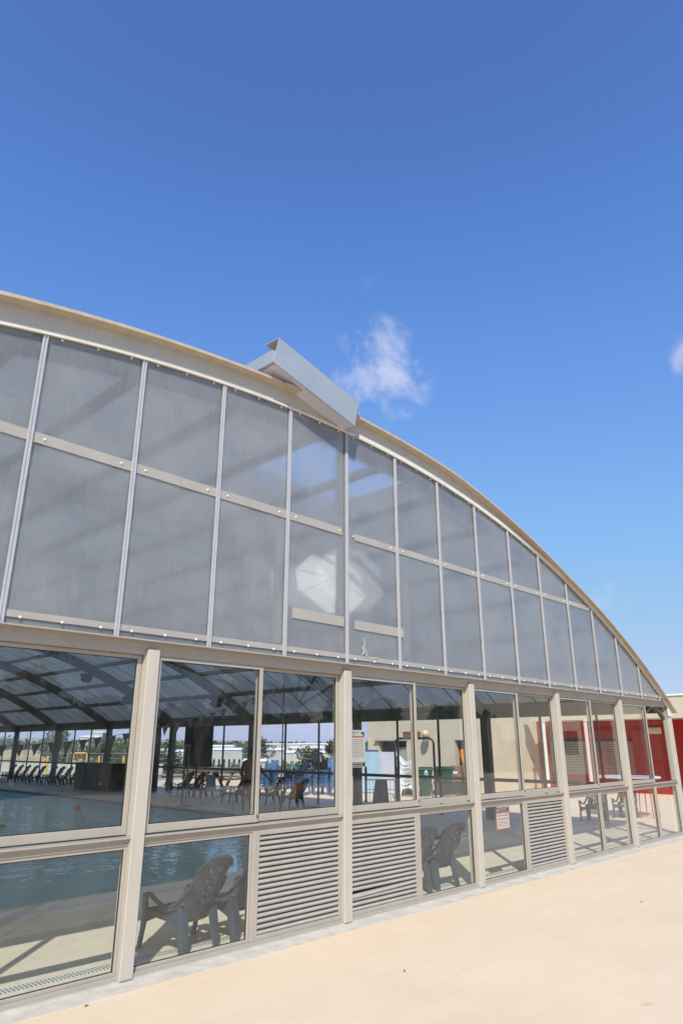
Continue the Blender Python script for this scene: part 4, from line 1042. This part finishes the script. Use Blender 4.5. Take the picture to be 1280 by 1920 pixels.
picnic(18.6, 21.4, radians(80), 'brown wooden picnic table just behind the standing man')
# excavator
ex = thing('excavator', 'yellow wheeled backhoe digger parked beyond the far glass', 'digger', (41.5, 100, ground_z(41.5, 100)), radians(-35))
m = MB(); m.loft([((-1.6, 0, .9), (0, .45, 0), (0, 0, .28)), ((.4, 0, .95), (0, .5, 0), (0, 0, .32)), ((1.6, 0, .85), (0, .45, 0), (0, 0, .25))]); m.build('body', 'yellow', ex, local=True, bevel=.05)
for wx, wr in ((-1.2, .55), (1.1, .42)):
    for sy in (-1, 1):
        m = MB(); m.lathe([(wr * .5, -.16), (wr, -.15), (wr, .15), (wr * .5, .16)], (wx, sy * .62, wr), 18, 'y'); w = m.build('wheel', 'tyre', ex, local=True)
        m = MB(); m.lathe([(wr * .5, -.17), (wr * .5, .17)], (wx, sy * .62, wr), 12, 'y'); m.build('rim', 'yellow', w, local=True)
m = MB()
for px_, py_ in ((-.9, -.4), (-.9, .4), (.2, -.4), (.2, .4)): m.box(px_ - .04, px_ + .04, py_ - .04, py_ + .04, 1.2, 2.0)
m.box(-1.0, .3, -.5, .5, 2.0, 2.08); cbn = m.build('cab', 'dark_box', ex, local=True)
m = MB(); m.box(-.85, .15, -.38, .38, 1.25, 1.98); m.build('cab_glass', 'dark_glass', cbn, local=True)
m = MB(); m.tube([(1.5, 0, .8), (2.4, 0, 1.6), (3.1, 0, .7)], .1, 6); m.build('boom', 'yellow', ex, local=True)
m = MB(); m.loft([((3.1, 0, .7), (0, .35, 0), (.05, 0, .05)), ((3.2, 0, .25), (0, .35, 0), (.25, 0, .1)), ((2.9, 0, .1), (0, .35, 0), (.05, 0, .02))]); m.build('bucket', 'dark_box', ex, local=True)
m = MB(); m.box(35.5, 36.9, 96.0, 96.1, -2.5, .4); m.box(35.55, 36.85, 95.95, 96.0, -2.4, .3); setp(m.build('board', 'red'), 'red board standing at the far left beyond the glass', 'board')
# yellow gates and white wall, wire fence
GZ = -.75
for x, y, lb in ((30.3, 62.1, 'yellow goal-shaped gate beyond the first bay'),):
    t = thing('yellow_gate', lb, 'gate', (x, y, GZ))
    m = MB(); m.tube([(x, y, GZ), (x, y, GZ + 1.5), (x + .1, y - .1, GZ + 1.62), (x + .75, y - .75, GZ + 1.62), (x + .85, y - .85, GZ + 1.5), (x + .85, y - .85, GZ)], .07, 8); m.build('frame', 'yellow', t)
    m = MB(); m.tube([(x, y, GZ + .8), (x + .85, y - .85, GZ + .8)], .04, 6); m.build('rail', 'yellow', t)
for x, y, lb in ((31.8, 60.2, 'yellow post right of the yellow gate'), (33.4, 58.8, 'yellow post farthest right along the wire fence'), (28.6, 63.4, 'yellow post left of the yellow gate')):
    m = MB(); m.lathe([(.1, GZ), (.1, GZ + 1.35), (.06, GZ + 1.4)], (x, y, 0), 8); setp(m.build('bollard', 'yellow'), lb, 'post', 'yellow posts along the far fence')
wfn = thing('wire_fence', 'thin wire fence on grey posts running past the far yard', 'fence', (30, 60, GZ))
fpts = [(26, 68), (30, 62.6), (34, 57.5), (38, 52), (42, 46), (44, 38)]
for (xa, ya), (xb, yb) in zip(fpts[:-1], fpts[1:]):
    for u in (0, .5):
        m = MB(); m.tube([(xa + (xb - xa) * u, ya + (yb - ya) * u, GZ), (xa + (xb - xa) * u, ya + (yb - ya) * u, GZ + 1.6)], .03, 6); m.build('post', 'galv', wfn)
    m = MB()
    for z in (.1, .45, .8, 1.2, 1.6): m.tube([(xa, ya, GZ + z), (xb, yb, GZ + z)], .014, 4)
    m.build('wires', 'galv', wfn)
m = MB(); m.box(34, 34.3, 60, 78, -2.4, -.2, Matrix.Rotation(radians(35), 3, 'Z')); setp(m.build('low_wall', 'bldg_white'), 'low white wall behind the yellow gate', 'wall')

# far greenhouses and houses
FB = []
for px_, dd, w, d_, top, rz in ((505, 150, 16, 8, .5, 8), (545, 170, 26, 8, -.2, -5), (575, 200, 24, 10, .6, 10), (612, 185, 28, 8, -.4, 0), (300, 160, 14, 8, .3, 5), (352, 190, 22, 9, -.1, -8), (430, 170, 18, 8, .4, 0), (170, 260, 16, 10, 4.0, 10),
                              (188, 300, 14, 12, 6.0, -6), (410, 230, 26, 9, 1.0, 0), (530, 320, 40, 12, 1.6, 4), (590, 380, 46, 14, 1.9, -3), (630, 300, 22, 12, 1.3, 6), (480, 130, 10, 6, -1.2, 0)):
    an_ = HEAD + math.atan((640 - px_) / 1352.0); x_, y_ = dd * cos(an_), dd * sin(an_)
    FB.append((x_, y_, w * .38, d_ * .8, top - ground_z(x_, y_) + .5, rz))
fdesc = ['nearest', 'long low', 'second row', 'wide', 'left-hand', 'right-hand', 'mid-distance', 'tall', 'distant', 'small distant', 'blocky', 'leftmost tall', 'farthest', 'middle']
for i, (x, y, w, d, h_, rz) in enumerate(FB):
    z = ground_z(x, y) - .5
    t = thing('far_building', '%s white building far beyond the side glass' % fdesc[i], 'building', (x, y, z), radians(rz - 45), 'white buildings on the plain beyond')
    m = MB(); m.box(-w / 2, w / 2, -d / 2, d / 2, 0, h_); m.build('wall', 'bldg_white', t, local=True)
    m = MB(); m.add([(-w / 2 - .2, -d / 2 - .2, h_), (w / 2 + .2, -d / 2 - .2, h_), (w / 2 + .2, d / 2 + .2, h_), (-w / 2 - .2, d / 2 + .2, h_), (-w / 2, 0, h_ + .5), (w / 2, 0, h_ + .5)], [(0, 1, 5, 4), (3, 4, 5, 2), (0, 4, 3), (1, 2, 5), (3, 2, 1, 0)]); m.build('roof', 'cap_white', t, local=True)
    if h_ > 3:
        for k_ in range(6):
            m = MB(); xx_ = -w / 2 + w * (k_ + .3) / 6; m.box(xx_, xx_ + w * .07, -d / 2 - .03, -d / 2 - .003, h_ * .45, h_ * .75); m.build('window', 'dark_glass', t, local=True)

# ---------------------------------------------------------------- trees
def tree(name, lb, x, y, h_, cr, mat='leaf', n=1400, leaf=.12, grp=None, zb=None, trunk=.06):
    z0_ = ground_z(x, y) if zb is None else zb
    t = thing(name, lb, 'tree', (x, y, z0_), 0, grp)
    rnd = random.Random(int(x * 31 + y * 17))
    lobes = []
    nl = 9
    m = MB(); th = h_ * .45
    m.tube([(0, 0, 0), (.03 * h_, 0, th * .5), (0, .02 * h_, th), (.01, 0, h_ * .8)], [h_ * trunk, h_ * trunk * .75, h_ * trunk * .5, h_ * .01], 8)
    for k_ in range(nl):
        a = 2 * pi * k_ / nl + rnd.uniform(-.3, .3); rr = cr * rnd.uniform(.25, .75); zz = h_ * rnd.uniform(.42, .86)
        lobes.append((rr * cos(a), rr * sin(a), zz, cr * rnd.uniform(.32, .5)))
        m.tube([(0, 0, th * rnd.uniform(.7, 1)), (rr * cos(a) * .5, rr * sin(a) * .5, zz * .85), (rr * cos(a), rr * sin(a), zz)], [h_ * trunk * .35, h_ * trunk * .2, h_ * .004], 5)
    lobes.append((0, 0, h_ * .84, cr * .45))
    m.build('trunk', 'bark', t, local=True, smooth=True)
    vs = []; fs = []
    for i in range(n):
        lx, ly, lz, lr = rnd.choice(lobes)
        d = Vector((rnd.gauss(0, 1), rnd.gauss(0, 1), rnd.gauss(0, 1))).normalized() * lr * rnd.uniform(.45, 1.08)
        c = Vector((lx, ly, lz)) + Vector((d.x, d.y, d.z * .8))
        q = Quaternion(Vector((rnd.gauss(0, 1), rnd.gauss(0, 1), rnd.gauss(0, 1))).normalized(), rnd.uniform(0, pi))
        s1 = leaf * rnd.uniform(.6, 1.4)
        b_ = len(vs)
        for ux, uy in ((-.5, 0), (0, -.3), (.5, 0), (0, .3)): vs.append(c + q @ Vector((ux * s1 * 1.4, uy * s1, 0)))
        fs.append((b_, b_ + 1, b_ + 2, b_ + 3))
    m = MB(); m.add(vs, fs); m.build('crown', mat, t, local=True)
    return t
tree('tree', 'round grey-green tree behind the standing man beyond the glass', 50.5, 61, 4.2, 1.9, 'leaf_grey', 1600, .22)
TS = [(41, 125, 8.5, 4.2, 'leaf', 'green tree at the far left above the sand bank'), (48, 122, 8.0, 4.4, 'leaf', 'green tree above the sand bank, second from left'), (46, 100, 8.5, 2.8, 'leaf_olive', 'tall dark tree beyond the first bay above the white wall'),
      (54, 104, 6.8, 4.0, 'leaf_olive', 'olive tree right of the tall dark one'), (57, 98, 6.5, 4.4, 'leaf', 'broad green tree left of the first post, beyond the fence'), (64, 100, 6.2, 4.2, 'leaf', 'broad green tree behind the first post'),
      (52, 50, 3.2, 1.6, 'leaf_grey', 'small tree above the pool lift masts'), (66, 68, 3.8, 2.4, 'leaf', 'green tree seen between the display and the blind'),
      (84, 60, 4.4, 2.8, 'leaf_grey', 'low grey-green tree right of the round one'), (96, 66, 4.9, 3.0, 'leaf', 'green tree above the blue stacks'), (104, 58, 4.9, 3.0, 'leaf_olive', 'olive tree above the tallest stack'), (150, 96, 7.5, 7, 'leaf_grey', 'distant tree clump near the horizon, left'), (170, 100, 8.0, 8, 'leaf', 'distant tree clump near the horizon, right')]
for x, y, h_, cr, mt, lb in TS: tree('tree', lb, x, y, h_, cr, mt, 1700, .22 * max(1, math.hypot(x, y) / 60), 'trees on the plain beyond the hall')
hd = MB(); rnd = random.Random(3); vs = []; fs = []
for i in range(5000):
    u = rnd.random(); x = 44 + 40 * u; y = 66 - 22 * u + rnd.uniform(-1.6, 1.6); c = Vector((x, y, ground_z(x, y) + rnd.uniform(0, .9)))
    q = Quaternion(Vector((rnd.gauss(0, 1), rnd.gauss(0, 1), rnd.gauss(0, 1))).normalized(), rnd.uniform(0, pi)); b_ = len(vs)
    for ux, uy in ((-.25, 0), (0, -.15), (.25, 0), (0, .15)): vs.append(c + q @ Vector((ux, uy, 0)))
    fs.append((b_, b_ + 1, b_ + 2, b_ + 3))
for i in range(9000):
    an_ = rnd.uniform(radians(42), radians(62)); dd = rnd.choice((110, 125, 140, 160, 185, 215)) + rnd.uniform(-3, 3)
    if sin(an_ * 37 + dd) < -.1: continue
    c = Vector((dd * cos(an_), dd * sin(an_), 0)); c.z = ground_z(c.x, c.y) + rnd.uniform(0, 2.6)
    q = Quaternion(Vector((rnd.gauss(0, 1), rnd.gauss(0, 1), rnd.gauss(0, 1))).normalized(), rnd.uniform(0, pi)); b_ = len(vs)
    for ux, uy in ((-.6, 0), (0, -.4), (.6, 0), (0, .4)): vs.append(c + q @ Vector((ux, uy, 0)))
    fs.append((b_, b_ + 1, b_ + 2, b_ + 3))
hd.add(vs, fs); setp(hd.build('scrub', 'leaf'), 'green scrub growing across the plain beyond the fence', 'scrub', kind='stuff')
rnd = random.Random(5); hd = MB(); vs = []; fs = []
for i in range(9000):
    a = rnd.uniform(radians(15), radians(78)); d = rnd.uniform(260, 900); x, y = d * cos(a), d * sin(a)
    c = Vector((x, y, ground_z(x, y) + rnd.uniform(0, 5.5))); q = Quaternion(Vector((rnd.gauss(0, 1), rnd.gauss(0, 1), rnd.gauss(0, 1))).normalized(), rnd.uniform(0, pi)); b_ = len(vs); s1 = rnd.uniform(3, 8)
    for ux, uy in ((-.5, 0), (0, -.4), (.5, 0), (0, .4)): vs.append(c + q @ Vector((ux * s1, uy * s1, 0)))
    fs.append((b_, b_ + 1, b_ + 2, b_ + 3))
hd.add(vs, fs); setp(hd.build('far_woodland', 'leaf_grey'), 'hazy band of woodland along the horizon', 'woodland', kind='stuff')
rnd = random.Random(21); hd = MB(); vs = []; fs = []
for i in range(26000):
    x = rnd.uniform(-14, 48); c = Vector((x, -16 + rnd.uniform(-1, 1), rnd.uniform(0, 1) ** .8 * (3.0 + .7 * sin(x * .7) + .6 * sin(x * 1.9))))
    q = Quaternion(Vector((rnd.gauss(0, 1), rnd.gauss(0, 1), rnd.gauss(0, 1))).normalized(), rnd.uniform(0, pi)); b_ = len(vs)
    for ux, uy in ((-.3, 0), (0, -.18), (.3, 0), (0, .18)): vs.append(c + q @ Vector((ux, uy, 0)))
    fs.append((b_, b_ + 1, b_ + 2, b_ + 3))
hd.add(vs, fs); setp(hd.build('shrubbery', 'leaf'), 'tall dense shrubbery mirrored darkly in the window glass', 'shrubbery', kind='stuff')
bw = thing('added_building', 'unseen long beige building added to mirror in the windows at the right end', 'building', (43, -14, 0))  # out of view, added to lay a tan reflection on the right panes
m = MB(); wall_with_holes(m, 42, 42.4, -34, 3.4, 4.6, [(-30 + 6 * k_, -28 + 6 * k_, 1, 2.4) for k_ in range(5)]); m.box(42.4, 50, 3.1, 3.4, 0, 4.6); m.box(42.4, 50, -34, -33.7, 0, 4.6); m.box(42.4, 50, -33.7, 3.1, 4.3, 4.5); m.build('wall', 'wall_beige', bw)
for k_ in range(5):
    m = MB(); m.box(42.2, 42.23, -30 + 6 * k_, -28 + 6 * k_, 1, 2.4); m.build('window', 'dark_glass', bw)
# tree behind the photographer, mirrored in the upper windows
tb_ = thing('tree', 'leafy tree mirrored faintly in the upper window glass', 'tree', (14.6, -5.5, 0))
rnd = random.Random(12)
m = MB(); m.tube([(0, 0, 0), (.1, 0, 1.2), (-.1, .05, 2.2), (-.5, .1, 3.3), (-1.4, .1, 4.6)], [.11, .09, .075, .05, .02], 9)
tips = []
for bx_, by_, bz_ in ((-2.2, .3, 3.4), (-4.6, .4, 4.0), (-7.2, .2, 4.0), (-9.2, .5, 4.2), (-6.4, -.3, 4.6), (-2.6, .2, 4.9), (1.4, .2, 4.0), (2.6, .4, 3.6), (-.6, .6, 3.4), (-1.4, .5, 3.2), (.6, -.3, 5.0), (-10.6, .2, 3.9)):
    m.tube([(-.3, .05, 2.6), (bx_ * .5, by_ * .5, bz_ * .95), (bx_, by_, bz_), (bx_ * 1.1, by_, bz_ - .6)], [.06, .035, .015, .004], 6)
    for q in range(7): tips.append(Vector((bx_ * (.75 + .07 * q) + rnd.uniform(-.4, .4), by_ + rnd.uniform(-.4, .4), bz_ + rnd.uniform(-.1, .15))))
m.build('trunk', 'bark', tb_, local=True, smooth=True)
vs = []; fs = []
for tp in tips:
    for s_ in range(26):
        c = tp + Vector((rnd.gauss(0, .16), rnd.gauss(0, .16), -abs(rnd.gauss(0, .3)))); a = rnd.uniform(0, 2 * pi); ln = rnd.uniform(.10, .19)
        dn = Vector((cos(a) * .5, sin(a) * .5, -.85)).normalized() * ln; sd = dn.cross(Vector((cos(a + 1), sin(a + 1), .2))).normalized() * .018
        b_ = len(vs); vs += [c, c + dn * .5 + sd, c + dn, c + dn * .5 - sd]; fs.append((b_, b_ + 1, b_ + 2, b_ + 3))
m = MB(); m.add(vs, fs); m.build('crown', 'leaf', tb_, local=True)
